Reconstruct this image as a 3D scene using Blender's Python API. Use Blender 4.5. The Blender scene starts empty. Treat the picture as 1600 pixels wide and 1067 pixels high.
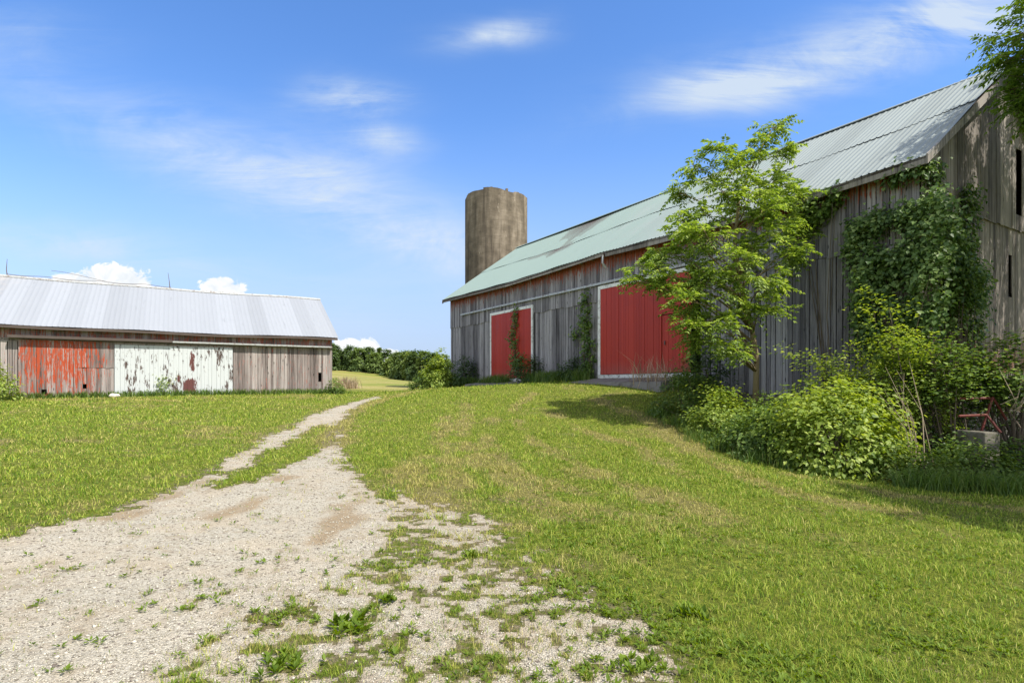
import bpy, math, random
import numpy as np
from mathutils import Vector
C = bpy.context.scene.collection
scn = bpy.context.scene
F, HZ, CAMZ = 892.0, 602.0, 1.6          # focal length and horizon row used to survey the place
R = np.random.default_rng(7)
random.seed(7)

# ------------------------------------------------------------------ numpy noise
def vnoise(x, y, seed=0):
    xi = np.floor(x).astype(np.int64); yi = np.floor(y).astype(np.int64)
    fx = x - xi; fy = y - yi
    fx = fx*fx*(3-2*fx); fy = fy*fy*(3-2*fy)
    def h(a, b):
        n = (a*374761393 + b*668265263 + seed*982451653) & 0xffffffff
        n = ((n ^ (n >> 13))*1274126177) & 0xffffffff
        n = n ^ (n >> 16)
        return (n & 0xffff)/65535.0
    a = h(xi, yi); b = h(xi+1, yi); c = h(xi, yi+1); d = h(xi+1, yi+1)
    return (a*(1-fx)+b*fx)*(1-fy) + (c*(1-fx)+d*fx)*fy
def fbm(x, y, seed=0, o=4):
    s = 0; a = .5; t = 0
    for k in range(o):
        s = s + a*vnoise(x*2**k, y*2**k, seed+k*17); t += a; a *= .5
    return s/t
def sstep(a, b, x):
    t = np.clip((x-a)/(b-a), 0, 1); return t*t*(3-2*t)

# ------------------------------------------------------------------ terrain
CP = np.array([
 (0,0,0),(0,3,0),(-3,3,0),(3,3,-.05),(-6,4,.02),(6,4,-.2),(0,-6,0),(-9,-5,0),(9,-5,-.3),
 (0,7,.04),(-5,6,.08),(4,7,-.1),(8,7,-.35),(0,12,.28),(-4,12,.3),(-10,12,.45),(4,12,.06),(7,10.5,-.27),(9,10,-.4),(12,9,-.55),(16,8,-.7),
 (0,18,.83),(-5,18,.58),(-12,17,.66),(3.9,17.6,.78),(5.9,12.2,-.18),(10.2,13.9,-.35),(14.7,17,-.5),(19,20,-.5),(8.05,17.4,.5),(6.97,19.1,1.35),
 (5.1,22.3,1.8),(2.6,20.7,1.22),(0,30.3,1.72),(-2.5,28.7,1.42),(1.5,25.5,1.72),(-3.9,36.4,1.5),(-8,42,1.2),(-7,30,1.06),(-9,38,1.05),
 (-10,31.7,1.17),(-22,24.6,1.02),(-16,28,1.1),(-14,38,1.3),(-26,31,1.2),(-18,16,.7),(-30,18,.8),(8,28,1.5),(4,40,1.4),(20,30,.2),(26,12,-.7),(-40,40,1.6),
 (-14,60,1.78),(-25,60,1.85),(-25,100,3.0),(-50,200,6.6),(-34,190,4.1),(-62,200,6.9),(-20,160,1.8),(-10,100,1.5),(0,60,1.4),(25,60,.8),
 (-150,300,10),(0,300,4),(150,300,2),(-200,100,4),(-100,30,1.6),(60,-60,-1),(-60,-60,0),(200,0,0),(100,80,0)], float)
def _tps():
    P = CP[:, :2]; n = len(P)
    d = np.hypot(P[:, None, 0]-P[None, :, 0], P[:, None, 1]-P[None, :, 1])
    K = np.where(d > 0, d*d*np.log(d+1e-12), 0) + np.eye(n)*1.5
    A = np.zeros((n+3, n+3)); A[:n, :n] = K; A[:n, n] = 1; A[:n, n+1:] = P
    A[n:, :n] = A[:n, n:].T
    return np.linalg.solve(A, np.r_[CP[:, 2], 0, 0, 0])
TW = _tps()
def gz(x, y):
    x = np.asarray(x, float); y = np.asarray(y, float)
    r = np.hypot(x, y); k = np.minimum(1, 330/np.maximum(r, 1e-6)); xx = x*k; yy = y*k
    z = TW[-3] + TW[-2]*xx + TW[-1]*yy
    for i in range(len(CP)):
        d2 = (xx-CP[i, 0])**2 + (yy-CP[i, 1])**2
        z = z + TW[i]*.5*d2*np.log(d2+1e-12)
    bump = (fbm(x*.35, y*.35, 5, 3)-.5)*.10 + (fbm(x*1.7, y*1.7, 9, 2)-.5)*.03
    return z + bump*np.clip(1.2-r/80, 0.1, 1)
def at(px, py, Y):                        # a surveyed point at distance Y
    return np.array([(px-800)/F*Y, Y, CAMZ+(HZ-py)/F*Y])
def hit(px, py):                          # where a sight line meets the ground
    Y = np.linspace(1.2, 120, 2400)
    x = (px-800)/F*Y; z = CAMZ+(HZ-py)/F*Y
    k = np.argmax(z - gz(x, Y) < 0)
    return (x[k], Y[k])

# ------------------------------------------------------------------ mesh helpers
def link(o, parent=None):
    C.objects.link(o)
    if parent is not None: o.parent = parent
    return o
def mesh_np(name, V, faces, mat, parent=None, smooth=False, attrs=None):
    V = np.asarray(V, np.float32); me = bpy.data.meshes.new(name)
    me.vertices.add(len(V)); me.vertices.foreach_set('co', V.ravel())
    fl = [np.asarray(f, np.int32) for f in (faces if isinstance(faces, list) else [faces])]
    tot = np.concatenate([np.full(len(f), f.shape[1], np.int32) for f in fl])
    idx = np.concatenate([f.ravel() for f in fl])
    me.loops.add(len(idx)); me.loops.foreach_set('vertex_index', idx)
    me.polygons.add(len(tot))
    st = np.r_[0, np.cumsum(tot)[:-1]].astype(np.int32)
    me.polygons.foreach_set('loop_start', st); me.polygons.foreach_set('loop_total', tot)
    if smooth: me.polygons.foreach_set('use_smooth', np.ones(len(tot), bool))
    for k, v in (attrs or {}).items():
        a = me.attributes.new(k, 'FLOAT', 'POINT'); a.data.foreach_set('value', np.asarray(v, np.float32))
    me.update(calc_edges=True); me.validate()
    if mat: me.materials.append(mat)
    return link(bpy.data.objects.new(name, me), parent)
class MB:
    def __init__(s): s.v = []; s.f = []
    def hexa(s, p):                       # 8 corners: bottom ring, top ring
        b = len(s.v); s.v += [tuple(q) for q in p]
        s.f += [(b+3,b+2,b+1,b), (b+4,b+5,b+6,b+7)] + [(b+i, b+(i+1) % 4, b+4+(i+1) % 4, b+4+i) for i in range(4)]
    def box(s, x0, x1, y0, y1, z0, z1, tf=None):
        p = [(x0,y0,z0),(x1,y0,z0),(x1,y1,z0),(x0,y1,z0),(x0,y0,z1),(x1,y0,z1),(x1,y1,z1),(x0,y1,z1)]
        s.hexa([tf(*q) for q in p] if tf else p)
    def tube(s, pts, rad, n=6):
        pts = [Vector(p) for p in pts]; b = len(s.v); m = len(pts)
        if not hasattr(rad, '__len__'): rad = [rad]*m
        for i, p in enumerate(pts):
            d = (pts[min(i+1, m-1)]-pts[max(i-1, 0)]).normalized()
            u = d.orthogonal().normalized() if i == 0 else (u - d*u.dot(d)).normalized()
            w = d.cross(u)
            for k in range(n):
                a = 2*math.pi*k/n; q = p + (u*math.cos(a)+w*math.sin(a))*rad[i]; s.v.append(tuple(q))
        for i in range(m-1):
            for k in range(n):
                k2 = (k+1) % n; s.f.append((b+i*n+k, b+i*n+k2, b+(i+1)*n+k2, b+(i+1)*n+k))
        s.f.append(tuple(b+k for k in range(n))[::-1]); s.f.append(tuple(b+(m-1)*n+k for k in range(n)))
    def build(s, name, mat, parent=None, smooth=False):
        me = bpy.data.meshes.new(name); me.from_pydata(s.v, [], s.f); me.materials.append(mat)
        if smooth: me.polygons.foreach_set('use_smooth', [True]*len(me.polygons))
        me.update(); return link(bpy.data.objects.new(name, me), parent)
def tag(o, label=None, cat=None, group=None, kind=None):
    if label: o['label'] = label
    if cat: o['category'] = cat
    if group: o['group'] = group
    if kind: o['kind'] = kind
    return o
def thing(name, label, cat, loc=(0,0,0), rz=0, group=None):
    o = bpy.data.objects.new(name, None); o.empty_display_size = .3
    o.location = [float(c) for c in loc]; o.rotation_euler = (0,0,rz); link(o)
    return tag(o, label, cat, group)

# ------------------------------------------------------------------ material helpers
class G:
    def __init__(s, name, world=False):
        if world:
            s.m = bpy.data.worlds.new(name); s.m.use_nodes = True
        else:
            s.m = bpy.data.materials.new(name); s.m.use_nodes = True
        s.nt = s.m.node_tree; s.nt.nodes.clear()
    def n(s, t, inp=None, **props):
        nd = s.nt.nodes.new(t)
        for k, v in props.items(): setattr(nd, k, v)
        for k, v in (inp or {}).items():
            if hasattr(v, 'is_linked'): s.nt.links.new(v, nd.inputs[k])
            else: nd.inputs[k].default_value = v
        return nd
    def obj(s): return s.n('ShaderNodeTexCoord').outputs['Object']
    def pos(s): return s.n('ShaderNodeNewGeometry').outputs['Position']
    def rnd(s): return s.n('ShaderNodeNewGeometry').outputs['Random Per Island']
    def attr(s, a): return s.n('ShaderNodeAttribute', attribute_name=a).outputs['Fac']
    def map(s, v, sc=(1,1,1), loc=(0,0,0)): return s.n('ShaderNodeMapping', {0: v, 1: loc, 3: sc}).outputs[0]
    def noise(s, v, sc=1, det=4, ro=.55, dist=0): return s.n('ShaderNodeTexNoise', {'Vector': v, 'Scale': sc, 'Detail': det, 'Roughness': ro, 'Distortion': dist}).outputs['Fac']
    def math(s, op, a, b=0, c=None, clamp=False):
        i = {0: a, 1: b}
        if c is not None: i[2] = c
        return s.n('ShaderNodeMath', i, operation=op, use_clamp=clamp).outputs[0]
    def mr(s, v, a, b, c=0, d=1, smooth=True):
        return s.n('ShaderNodeMapRange', {0: v, 1: a, 2: b, 3: c, 4: d}, interpolation_type='SMOOTHSTEP' if smooth else 'LINEAR').outputs[0]
    def mix(s, f, a, b, mode='MIX'):
        nd = s.n('ShaderNodeMix', data_type='RGBA', blend_type=mode)
        for k, v in ((0, f), (6, a), (7, b)):
            if hasattr(v, 'is_linked'): s.nt.links.new(v, nd.inputs[k])
            else: nd.inputs[k].default_value = v if k == 0 else tuple(v)+(1,)
        return nd.outputs[2]
    def ramp(s, f, st, interp='LINEAR'):
        nd = s.n('ShaderNodeValToRGB', {0: f}); e = nd.color_ramp.elements; nd.color_ramp.interpolation = interp
        while len(e) < len(st): e.new(.5)
        for q, (p, c) in zip(e, st): q.position = p; q.color = tuple(c)+(1,)
        return nd.outputs[0]
    def xyz(s, v): return s.n('ShaderNodeSeparateXYZ', {0: v}).outputs
    def bump(s, h, st=.5, d=.02): return s.n('ShaderNodeBump', {'Height': h, 'Strength': st, 'Distance': d}).outputs[0]
    def pr(s, col, rough=.8, spec=.3, metal=0, normal=None):
        i = {'Base Color': col if hasattr(col, 'is_linked') else tuple(col)+(1,), 'Roughness': rough, 'Specular IOR Level': spec, 'Metallic': metal}
        if normal is not None: i['Normal'] = normal
        return s.n('ShaderNodeBsdfPrincipled', i).outputs[0]
    def out(s, sh):
        s.n('ShaderNodeOutputMaterial', {0: sh}); return s.m

def wood(name, cols, red=None, redcol=(.30,.055,.03), bump=.5):
    """weathered upright boards; cols dark->light; red(g, xyz) gives the paint coverage bias"""
    g = G(name); o = g.obj(); r = g.rnd(); sh = g.n('ShaderNodeCombineXYZ', {0: g.math('MULTIPLY', r, 7.), 1: g.math('MULTIPLY', r, 3.), 2: g.math('MULTIPLY', r, 31.)}).outputs[0]
    v = g.n('ShaderNodeVectorMath', {0: o, 1: sh}, operation='ADD').outputs[0]
    a = g.noise(g.map(v, (13,13,.5)), 1, 7, .72); b = g.noise(g.map(v, (38,38,1.1)), 1, 5, .7); c = g.noise(g.map(v, (2.5,2.5,1.1)), 1, 3, .5)
    f = g.math('ADD', g.math('MULTIPLY', g.math('SUBTRACT', r, .06), .26), g.math('ADD', g.math('MULTIPLY', a, .45), g.math('ADD', g.math('MULTIPLY', b, .38), g.math('MULTIPLY', c, .16))))
    col = g.ramp(f, [(.34, cols[0]), (.47, cols[1]), (.58, cols[2]), (.76, cols[3])])
    st = g.mr(g.noise(g.map(v, (16,16,.25), (3,1,0)), 1, 6, .7), .53, .66)
    col = g.mix(g.math('MULTIPLY', st, .8), col, tuple(q*.35 for q in cols[0]))
    kn = g.n('ShaderNodeTexVoronoi', {'Vector': g.map(v, (7,7,1.5)), 'Scale': 1.}).outputs[0]
    col = g.mix(g.mr(kn, .07, .14, .9, 0), col, tuple(q*.4 for q in cols[0]))
    if red:
        q = g.noise(g.map(v, (17,17,2.0), (9,4,2)), 1, 7, .78)
        m = g.mr(g.math('ADD', q, red(g, g.xyz(o))), .52, .62)
        col = g.mix(m, col, g.mix(b, redcol, tuple(min(1, k*1.5) for k in redcol)))
    h = g.math('ADD', g.math('MULTIPLY', b, .6), a)
    return g.out(g.pr(col, .85, .15, 0, g.bump(h, bump, .012)))
def flat(name, col, var=.25, sc=6, rough=.75, spec=.3, metal=0, streak=False, dirt=None):
    g = G(name); o = g.obj()
    a = g.noise(g.map(o, (sc, sc, sc*(.15 if streak else 1))), 1, 5, .6)
    c = g.mix(a, tuple(q*(1-var) for q in col), tuple(min(1, q*(1+var)) for q in col))
    if dirt: c = g.mix(g.mr(g.noise(o, sc*.7, 6, .7), .5, .66), c, dirt)
    return g.out(g.pr(c, rough, spec, metal, g.bump(g.noise(o, sc*8, 4), .25, .006)))
def leafmat(name, dark, light, trans=.38, hi=None, gloss=.35):
    g = G(name); r = g.rnd(); p = g.pos()
    n = g.noise(p, 1.7, 2, .5)
    f = g.math('ADD', g.math('MULTIPLY', r, .7), g.math('MULTIPLY', n, .5))
    st = [(.2, dark), (.75, light)] + ([(1., hi)] if hi else [])
    col = g.ramp(f, st)
    hs = g.n('ShaderNodeHueSaturation', {'Color': col, 'Hue': .485, 'Saturation': 1.15, 'Value': 1.5}).outputs[0]
    a = g.pr(col, .5, gloss); b = g.n('ShaderNodeBsdfTranslucent', {0: hs}).outputs[0]
    return g.out(g.n('ShaderNodeMixShader', {0: trans, 1: a, 2: b}).outputs[0])

GREY = [(.04,.037,.042), (.11,.104,.114), (.205,.195,.21), (.38,.365,.385)]
M = {}
M['barn_wood'] = wood('barn_wood', GREY, lambda g, o: g.math('ADD', g.mr(o[2], 5.8, 7.2, -.12, .19), g.mr(o[0], 2, 9, -.06, 0)), (.20,.05,.028))
M['barn_gable'] = wood('barn_gable', [(.05,.042,.038), (.12,.105,.095), (.21,.185,.165), (.34,.305,.27)], lambda g, o: g.mr(o[2], 2, 4.4, .07, -.15), (.22,.09,.055))
M['shed_wood'] = wood('shed_wood', [(.05,.04,.036), (.145,.12,.11), (.245,.21,.195), (.40,.36,.335)], lambda g, o: g.mr(o[2], 3.6, 3.7, -.045, .04), (.30,.075,.045))
M['shed_red'] = wood('shed_red', [(.055,.042,.038), (.145,.12,.11), (.235,.20,.185), (.37,.33,.31)],
    lambda g, o: g.math('SUBTRACT', g.math('MULTIPLY', g.mr(g.math('ABSOLUTE', g.math('SUBTRACT', o[0], 12.0)), .8, 2.2, .06, -.08), 1.), g.mr(o[2], 1.2, 2.3, .03, -.03)), (.31,.055,.022))
def _white():
    g = G('peeling_white'); o = g.obj(); r = g.rnd(); X = g.xyz(o)
    b = g.noise(g.map(o, (50,50,1.2)), 1, 4, .6)
    wood_c = g.ramp(b, [(.3, (.035,.025,.022)), (.7, (.14,.10,.085))])
    n = g.noise(g.map(o, (12,12,2.4)), 1, 7, .72); big = g.noise(g.map(o, (2.2,2.2,.7), (3,0,1)), 1, 2)
    m = g.mr(g.math('ADD', g.math('ADD', n, g.math('MULTIPLY', big, .42)), g.math('MULTIPLY', r, .05)), .80, .83)
    w = g.mix(b, (.43,.46,.465), (.60,.625,.63))
    c = g.mix(m, w, wood_c)
    # bare maroon primer where whole flakes of paint have gone
    def blot(x, z, sx, sz):
        d = g.math('ADD', g.math('POWER', g.math('ABSOLUTE', g.math('DIVIDE', g.math('SUBTRACT', X[0], x), sx)), 3.), g.math('POWER', g.math('ABSOLUTE', g.math('DIVIDE', g.math('SUBTRACT', X[2], z), sz)), 3.))
        return g.mr(g.math('ADD', d, g.math('MULTIPLY', g.math('SUBTRACT', n, .5), 7.)), .7, .9, 1, 0)
    k = g.math('MAXIMUM', blot(6.86, 1.55, .30, .40), g.math('MAXIMUM', blot(6.78, 2.75, .11, .50), blot(7.35, 1.95, .06, .2)))
    c = g.mix(k, c, (.12,.045,.04))
    return g.out(g.pr(c, .7, .3, 0, g.bump(g.math('MULTIPLY', m, -1.), .5, .004)))
M['white_peel'] = _white()
def _red():
    g = G('barn_red_paint'); o = g.obj(); r = g.rnd()
    a = g.noise(g.map(o, (20,20,.6)), 1, 5, .6); b = g.noise(o, 1.1, 3)
    c = g.mix(g.math('ADD', g.math('MULTIPLY', a, .5), g.math('MULTIPLY', r, .5)), (.31,.022,.012), (.45,.040,.022))
    c = g.mix(g.mr(b, .5, .8, 0, .5), c, (.24,.03,.03))
    n = g.noise(g.map(o, (9,9,3)), 1, 7, .75)
    c = g.mix(g.mr(n, .70, .74), c, (.12,.07,.06))
    c = g.mix(g.mr(g.math('ADD', g.xyz(o)[2], g.math('MULTIPLY', b, .5)), 2.25, 2.9, .35, 0), c, (.28,.12,.10))
    return g.out(g.pr(c, .55, .35, 0, g.bump(a, .3, .006)))
M['red'] = _red()
M['trim'] = flat('white_trim', (.74,.75,.74), .12, 8, .6, dirt=(.45,.44,.42))
M['sill'] = flat('chipped_sill', (.62,.63,.6), .2, 9, .7, dirt=(.2,.19,.17))
M['fascia'] = wood('fascia_wood', [(.05,.045,.04), (.13,.12,.11), (.22,.20,.18), (.36,.33,.30)])
M['deck'] = flat('roof_boards', (.09,.07,.06), .3, 5)
M['dark'] = flat('dark_boards', (.05,.045,.04), .3, 5)
M['rust'] = flat('rusty_iron', (.12,.085,.07), .4, 12, .7, .4)
M['track'] = flat('galvanised_track', (.42,.43,.42), .2, 10, .5, .4, .3, dirt=(.22,.17,.13))
M['concrete'] = flat('concrete', (.33,.315,.29), .25, 4, .9, .2, dirt=(.2,.19,.17))
M['apron'] = flat('old_apron_concrete', (.19,.18,.165), .3, 3, .95, .1, dirt=(.10,.09,.075))
M['block'] = flat('mossy_concrete', (.15,.14,.115), .45, 5, .95, .1, dirt=(.09,.085,.06))
M['red_iron'] = flat('red_iron', (.12,.022,.017), .4, 14, .6, .4, dirt=(.14,.06,.04))
M['stone'] = flat('pale_stone', (.62,.57,.5), .2, 9, .9)
M['bark'] = flat('bark', (.13,.105,.08), .45, 9, .9, .15, streak=True)
M['bark_pale'] = flat('pale_bark', (.24,.19,.11), .35, 9, .9, .15, streak=True)
M['twig'] = flat('dry_twig', (.36,.29,.21), .3, 12, .9, .1)
def _found():
    g = G('whitewashed_stone'); o = g.obj()
    vo = g.n('ShaderNodeTexVoronoi', {'Vector': o, 'Scale': 2.6}, feature='DISTANCE_TO_EDGE').outputs[0]
    n = g.noise(o, 3, 6, .65)
    c = g.mix(n, (.09,.08,.07), (.21,.19,.17)); c = g.mix(g.mr(g.noise(o, 1.4, 6, .7), .55, .62), c, (.50,.48,.44))
    c = g.mix(g.mr(vo, .0, .05, .7, 0), c, (.12,.11,.1))
    return g.out(g.pr(c, .95, .1, 0, g.bump(g.math('ADD', g.mr(vo, 0, .12), g.math('MULTIPLY', n, .5)), .8, .05)))
M['found'] = _found()
def _tin(name, base, alt, altm, rough=.42, metal=.35):
    g = G(name); o = g.obj(); X = g.xyz(o)
    pan = g.n('ShaderNodeTexWhiteNoise', {1: g.math('FLOOR', g.math('DIVIDE', X[0], .80))}, noise_dimensions='1D').outputs[0]
    s = g.noise(g.map(o, (5,.7,.7)), 1, 6, .65); n = g.noise(o, .5, 4, .6); f = g.noise(o, 30, 3)
    c = g.mix(g.math('ADD', g.math('MULTIPLY', pan, .5), g.math('MULTIPLY', s, .5)), tuple(q*.80 for q in base), tuple(min(1, q*1.10) for q in base))
    m = altm(g, X, s, n)
    c = g.mix(m, c, alt)
    c = g.mix(g.mr(s, .58, .75, 0, .5), c, tuple(q*.60 for q in base))
    return g.out(g.pr(c, g.math('ADD', rough, g.math('MULTIPLY', f, .15)), .4, metal))
M['green_tin'] = _tin('green_tin', (.25,.285,.28), (.21,.285,.26), lambda g, X, s, n: g.math('MULTIPLY', g.mr(g.math('ADD', X[0], g.math('MULTIPLY', g.math('SUBTRACT', g.math('ADD', n, s), 1.), 14.)), 4, 15), .9), .55, .12)
M['grey_tin'] = _tin('grey_tin', (.32,.34,.37), (.42,.39,.36), lambda g, X, s, n: g.mr(g.math('ADD', X[0], g.math('MULTIPLY', n, 4.)), 16.2, 17.2, 0, .6), .5, .3)
def _silo():
    g = G('silo_concrete'); o = g.obj(); X = g.xyz(o)
    st = g.noise(g.map(o, (1.3,1.3,.22)), 1, 6, .62); n = g.noise(g.map(o, (1,1,1.6)), 1.1, 6, .7)
    c = g.ramp(g.math('ADD', g.math('MULTIPLY', st, .6), g.math('MULTIPLY', n, .4)), [(.34, (.065,.054,.042)), (.5, (.17,.14,.105)), (.66, (.31,.26,.20))])
    lift = g.math('FRACT', g.math('DIVIDE', X[2], .62))
    c = g.mix(g.math('MULTIPLY', g.mr(lift, .0, .10, .55, 0), g.mr(n, .4, .6)), c, (.10,.08,.055))
    ef = g.mr(g.math('ADD', g.noise(g.map(o, (3,3,.7)), 1, 6, .7), g.mr(lift, 0, .25, .05, 0)), .64, .72, 0, .8)
    c = g.mix(ef, c, (.50,.43,.35))
    c = g.mix(g.math('MULTIPLY', g.mr(g.noise(g.map(o, (1.1,1.1,.06), (2.7,2,0)), 1, 4, .6), .52, .64), .6), c, (.06,.05,.04))
    return g.out(g.pr(c, .95, .1, 0, g.bump(g.math('ADD', g.mr(lift, 0, .1, 0, .2), n), .5, .03)))
M['silo'] = _silo()
M['leaf_tree'] = leafmat('walnut_leaf', (.075,.14,.02), (.235,.335,.065), .48, (.38,.47,.13))
M['leaf_over'] = leafmat('locust_leaf', (.055,.11,.015), (.15,.235,.042), .46)
M['leaf_ivy'] = leafmat('creeper_leaf', (.035,.085,.018), (.13,.215,.05), .40, (.27,.36,.11), .5)
M['leaf_bright'] = leafmat('bramble_leaf', (.095,.165,.022), (.27,.355,.06), .42, (.40,.47,.11))
M['leaf_mid'] = leafmat('shrub_leaf', (.045,.095,.016), (.135,.21,.042), .38, (.22,.30,.065))
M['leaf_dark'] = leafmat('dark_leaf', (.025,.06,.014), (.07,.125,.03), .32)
M['weed'] = leafmat('weed_leaf', (.06,.11,.012), (.16,.235,.03), .38, None, .15)
M['far_dark'] = leafmat('far_leaf_dark', (.038,.075,.022), (.11,.17,.045), .25)
M['far_mid'] = leafmat('far_leaf_mid', (.06,.105,.026), (.17,.24,.06), .28)
M['far_light'] = leafmat('far_leaf_light', (.10,.155,.03), (.25,.32,.08), .3)
M['tallgrass'] = leafmat('tall_grass_blade', (.045,.10,.015), (.12,.20,.035), .35, (.22,.25,.08))
M['drystalk'] = leafmat('dry_seed_stalk', (.25,.19,.11), (.45,.36,.24), .2)

# ------------------------------------------------------------------ ground
def _poly(px): return np.array([hit(*p) for p in px])
def sdf(P, x, y):
    d = np.full(x.shape, 1e9); ins = np.zeros(x.shape, bool); n = len(P)
    for i in range(n):
        ax_, ay = P[i]; bx, by = P[(i+1) % n]; ex, ey = bx-ax_, by-ay
        t = np.clip(((x-ax_)*ex+(y-ay)*ey)/(ex*ex+ey*ey+1e-9), 0, 1)
        d = np.minimum(d, np.hypot(x-ax_-t*ex, y-ay-t*ey))
        c = ((ay > y) != (by > y)) & (x < ex*(y-ay)/(by-ay+1e-12)+ax_)
        ins ^= c
    return np.where(ins, d, -d)
def sdl(P, x, y):
    d = np.full(x.shape, 1e9)
    for i in range(len(P)-1):
        ax_, ay = P[i]; bx, by = P[i+1]; ex, ey = bx-ax_, by-ay
        t = np.clip(((x-ax_)*ex+(y-ay)*ey)/(ex*ex+ey*ey+1e-9), 0, 1)
        d = np.minimum(d, np.hypot(x-ax_-t*ex, y-ay-t*ey))
    return d
P1 = _poly([(0,835),(190,795),(330,735),(420,682),(480,652),(540,632),(588,619),(600,621),(548,640),(530,664),(532,700),(540,735),(600,770),(632,800),(625,840),(560,900),(430,960),(330,1010),(250,1067),(200,1300),(-700,1300),(-900,1000),(-500,870)])
P2 = _poly([(600,760),(740,800),(860,880),(950,960),(1120,1067),(1250,1300),(0,1300),(230,1067),(330,1000),(430,950),(560,890),(610,840)])
P3 = _poly([(325,768),(415,712),(500,664),(520,668),(500,702),(460,724),(390,752)])
DRY = [_poly(q) for q in ([(640,612),(560,640),(530,665),(520,700)], [(770,650),(760,690),(800,740),(900,770)], [(850,640),(900,670),(1000,700),(1080,745)],
        [(700,650),(690,700),(720,760)], [(1010,650),(1080,700),(1200,760),(1400,800)], [(1230,740),(1400,775),(1600,800)], [(930,625),(1010,655),(1100,700)], [(830,615),(800,640),(830,690),(930,740),(1100,800)], [(660,700),(640,750),(680,790)], [(730,630),(720,680),(760,730),(860,790)])]
DIRT = [(_poly([(300,812),(400,778),(445,770),(400,795),(330,815)])), (_poly([(480,850),(520,790),(575,780),(560,825),(500,855)])), (_poly([(400,750),(440,742),(475,745),(440,752)])), (_poly([(180,812),(230,790),(250,792),(190,815)])), _poly([(150,808),(340,740),(350,748),(160,818)])]
def gravelness(x, y):
    b = np.maximum(sstep(-.35, .45, sdf(P1, x, y)), .56*sstep(-.5, .5, sdf(P2, x, y))) - 1.0*sstep(-.35, .25, sdf(P3, x, y))
    return b + (fbm(x*1.5, y*1.5, 31)-.5)*.75 + ((fbm(x*7, y*7, 41, 3)-.5)*1.2+(vnoise(x*24, y*24, 47)-.5)*.7)*np.clip(b*3+.15, 0, 1)
def dryness(x, y):
    d = np.zeros(x.shape)
    for P in DRY: d = np.maximum(d, np.exp(-(sdl(P, x, y)/.36)**2)*1.0)
    d = d*(.5+1.1*fbm(x*1.5, y*1.5, 51)) + (fbm(x*.28, y*.28, 61)-.40)*1.3 + (fbm(x*1.9, y*1.9, 71)-.5)*1.6
    d = d + .13*sstep(-3, -7, x)*sstep(6, 10, y) + .12*sstep(2, 5, x)*sstep(13, 8, y) - .10 - .45*np.exp(-((x+.2)/3.4)**2-((y-17)/9)**2)
    return np.clip(d + .16*sstep(-2.2, .3, sdf(P2, x, y)), 0, 1)
def build_ground():
    th = np.concatenate([np.linspace(-math.pi, -1.0, 40)[:-1], np.linspace(-1.0, 1.0, 400), np.linspace(1.0, math.pi, 40)[1:-1]])
    rr = np.concatenate([.8*np.exp(np.arange(0, math.log(70/.8), .0055)), 70*np.exp(np.arange(.04, math.log(2500/70), .05))])
    nt, nr = len(th), len(rr)
    T, RR = np.meshgrid(th, rr); X = RR*np.sin(T); Y = -3+RR*np.cos(T)
    Z = np.empty_like(X)
    for i in range(0, nr, 100): Z[i:i+100] = gz(X[i:i+100], Y[i:i+100])
    gv = np.zeros_like(X); dr = np.zeros_like(X); di = np.zeros_like(X)
    near = rr < 60
    gv[near] = gravelness(X[near], Y[near]); dr[near] = dryness(X[near], Y[near])
    for P in DIRT: di[near] = np.maximum(di[near], sstep(-.25, .35, sdf(P, X[near], Y[near]) + (fbm(X[near]*2, Y[near]*2, 91)-.5)*.5))
    i = np.arange(nr-1)[:, None]*nt + np.arange(nt)[None, :]; j = np.arange(nr-1)[:, None]*nt + (np.arange(nt)[None, :]+1) % nt
    Fc = np.stack([i, j, j+nt, i+nt], -1).reshape(-1, 4)[:, ::-1]
    V = np.stack([X, Y, Z], -1).reshape(-1, 3)
    fg = gv.ravel()[Fc].mean(1); fy = V[Fc][:, :, 1].mean(1); fx = V[Fc][:, :, 0].mean(1)
    isfield = (fy > 46+3*np.sin(fx*.2)) | (np.hypot(fx, fy) > 70); isgr = (fg > .5) & ~isfield
    for nm, sel, mt, lab, cat in (('lawn', ~isfield & ~isgr, lawn_mat(), 'mown sunlit lawn sloping up to the red doors', 'lawn'), ('gravel_drive', isgr, gravel_mat(), 'pale gravel farm drive curving off between the buildings', 'drive'),
                        ('field', isfield, field_mat(), 'rough yellow-green hayfield rising to the far treeline', 'field')):
        f = Fc[sel]; u, inv = np.unique(f, return_inverse=True)
        o = mesh_np(nm, V[u], inv.reshape(-1, 4), mt, None, True, {'dry': dr.ravel()[u], 'dirt': di.ravel()[u], 'grav': gv.ravel()[u]})
        tag(o, lab, cat, kind='structure')
def lawn_mat():
    g = G('lawn_soil_and_thatch'); p = g.pos()
    n = g.noise(p, 14, 7, .78); n2 = g.noise(p, 60, 4, .7); n3 = g.noise(p, .6, 3); n = g.mr(n, .36, .64)
    a = g.mix(n, (.075,.105,.016), (.26,.285,.042)); b = g.mix(n, (.15,.145,.045), (.28,.24,.09))
    c = g.mix(g.mr(g.math('ADD', g.attr('dry'), g.math('MULTIPLY', g.math('SUBTRACT', n3, .5), .5)), .15, .75), a, b)
    c = g.mix(g.mr(g.math('ADD', g.attr('grav'), g.math('MULTIPLY', g.math('SUBTRACT', n, .5), .5)), .22, .5, 0, .85), c, g.mix(n2, (.15,.11,.07), (.33,.27,.19)))
    c = g.mix(g.mr(n2, .35, .6, .35, 0), c, (.05,.06,.014))
    return g.out(g.pr(c, .95, .1, 0, g.bump(g.math('ADD', n, n2), .8, .03)))
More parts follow.
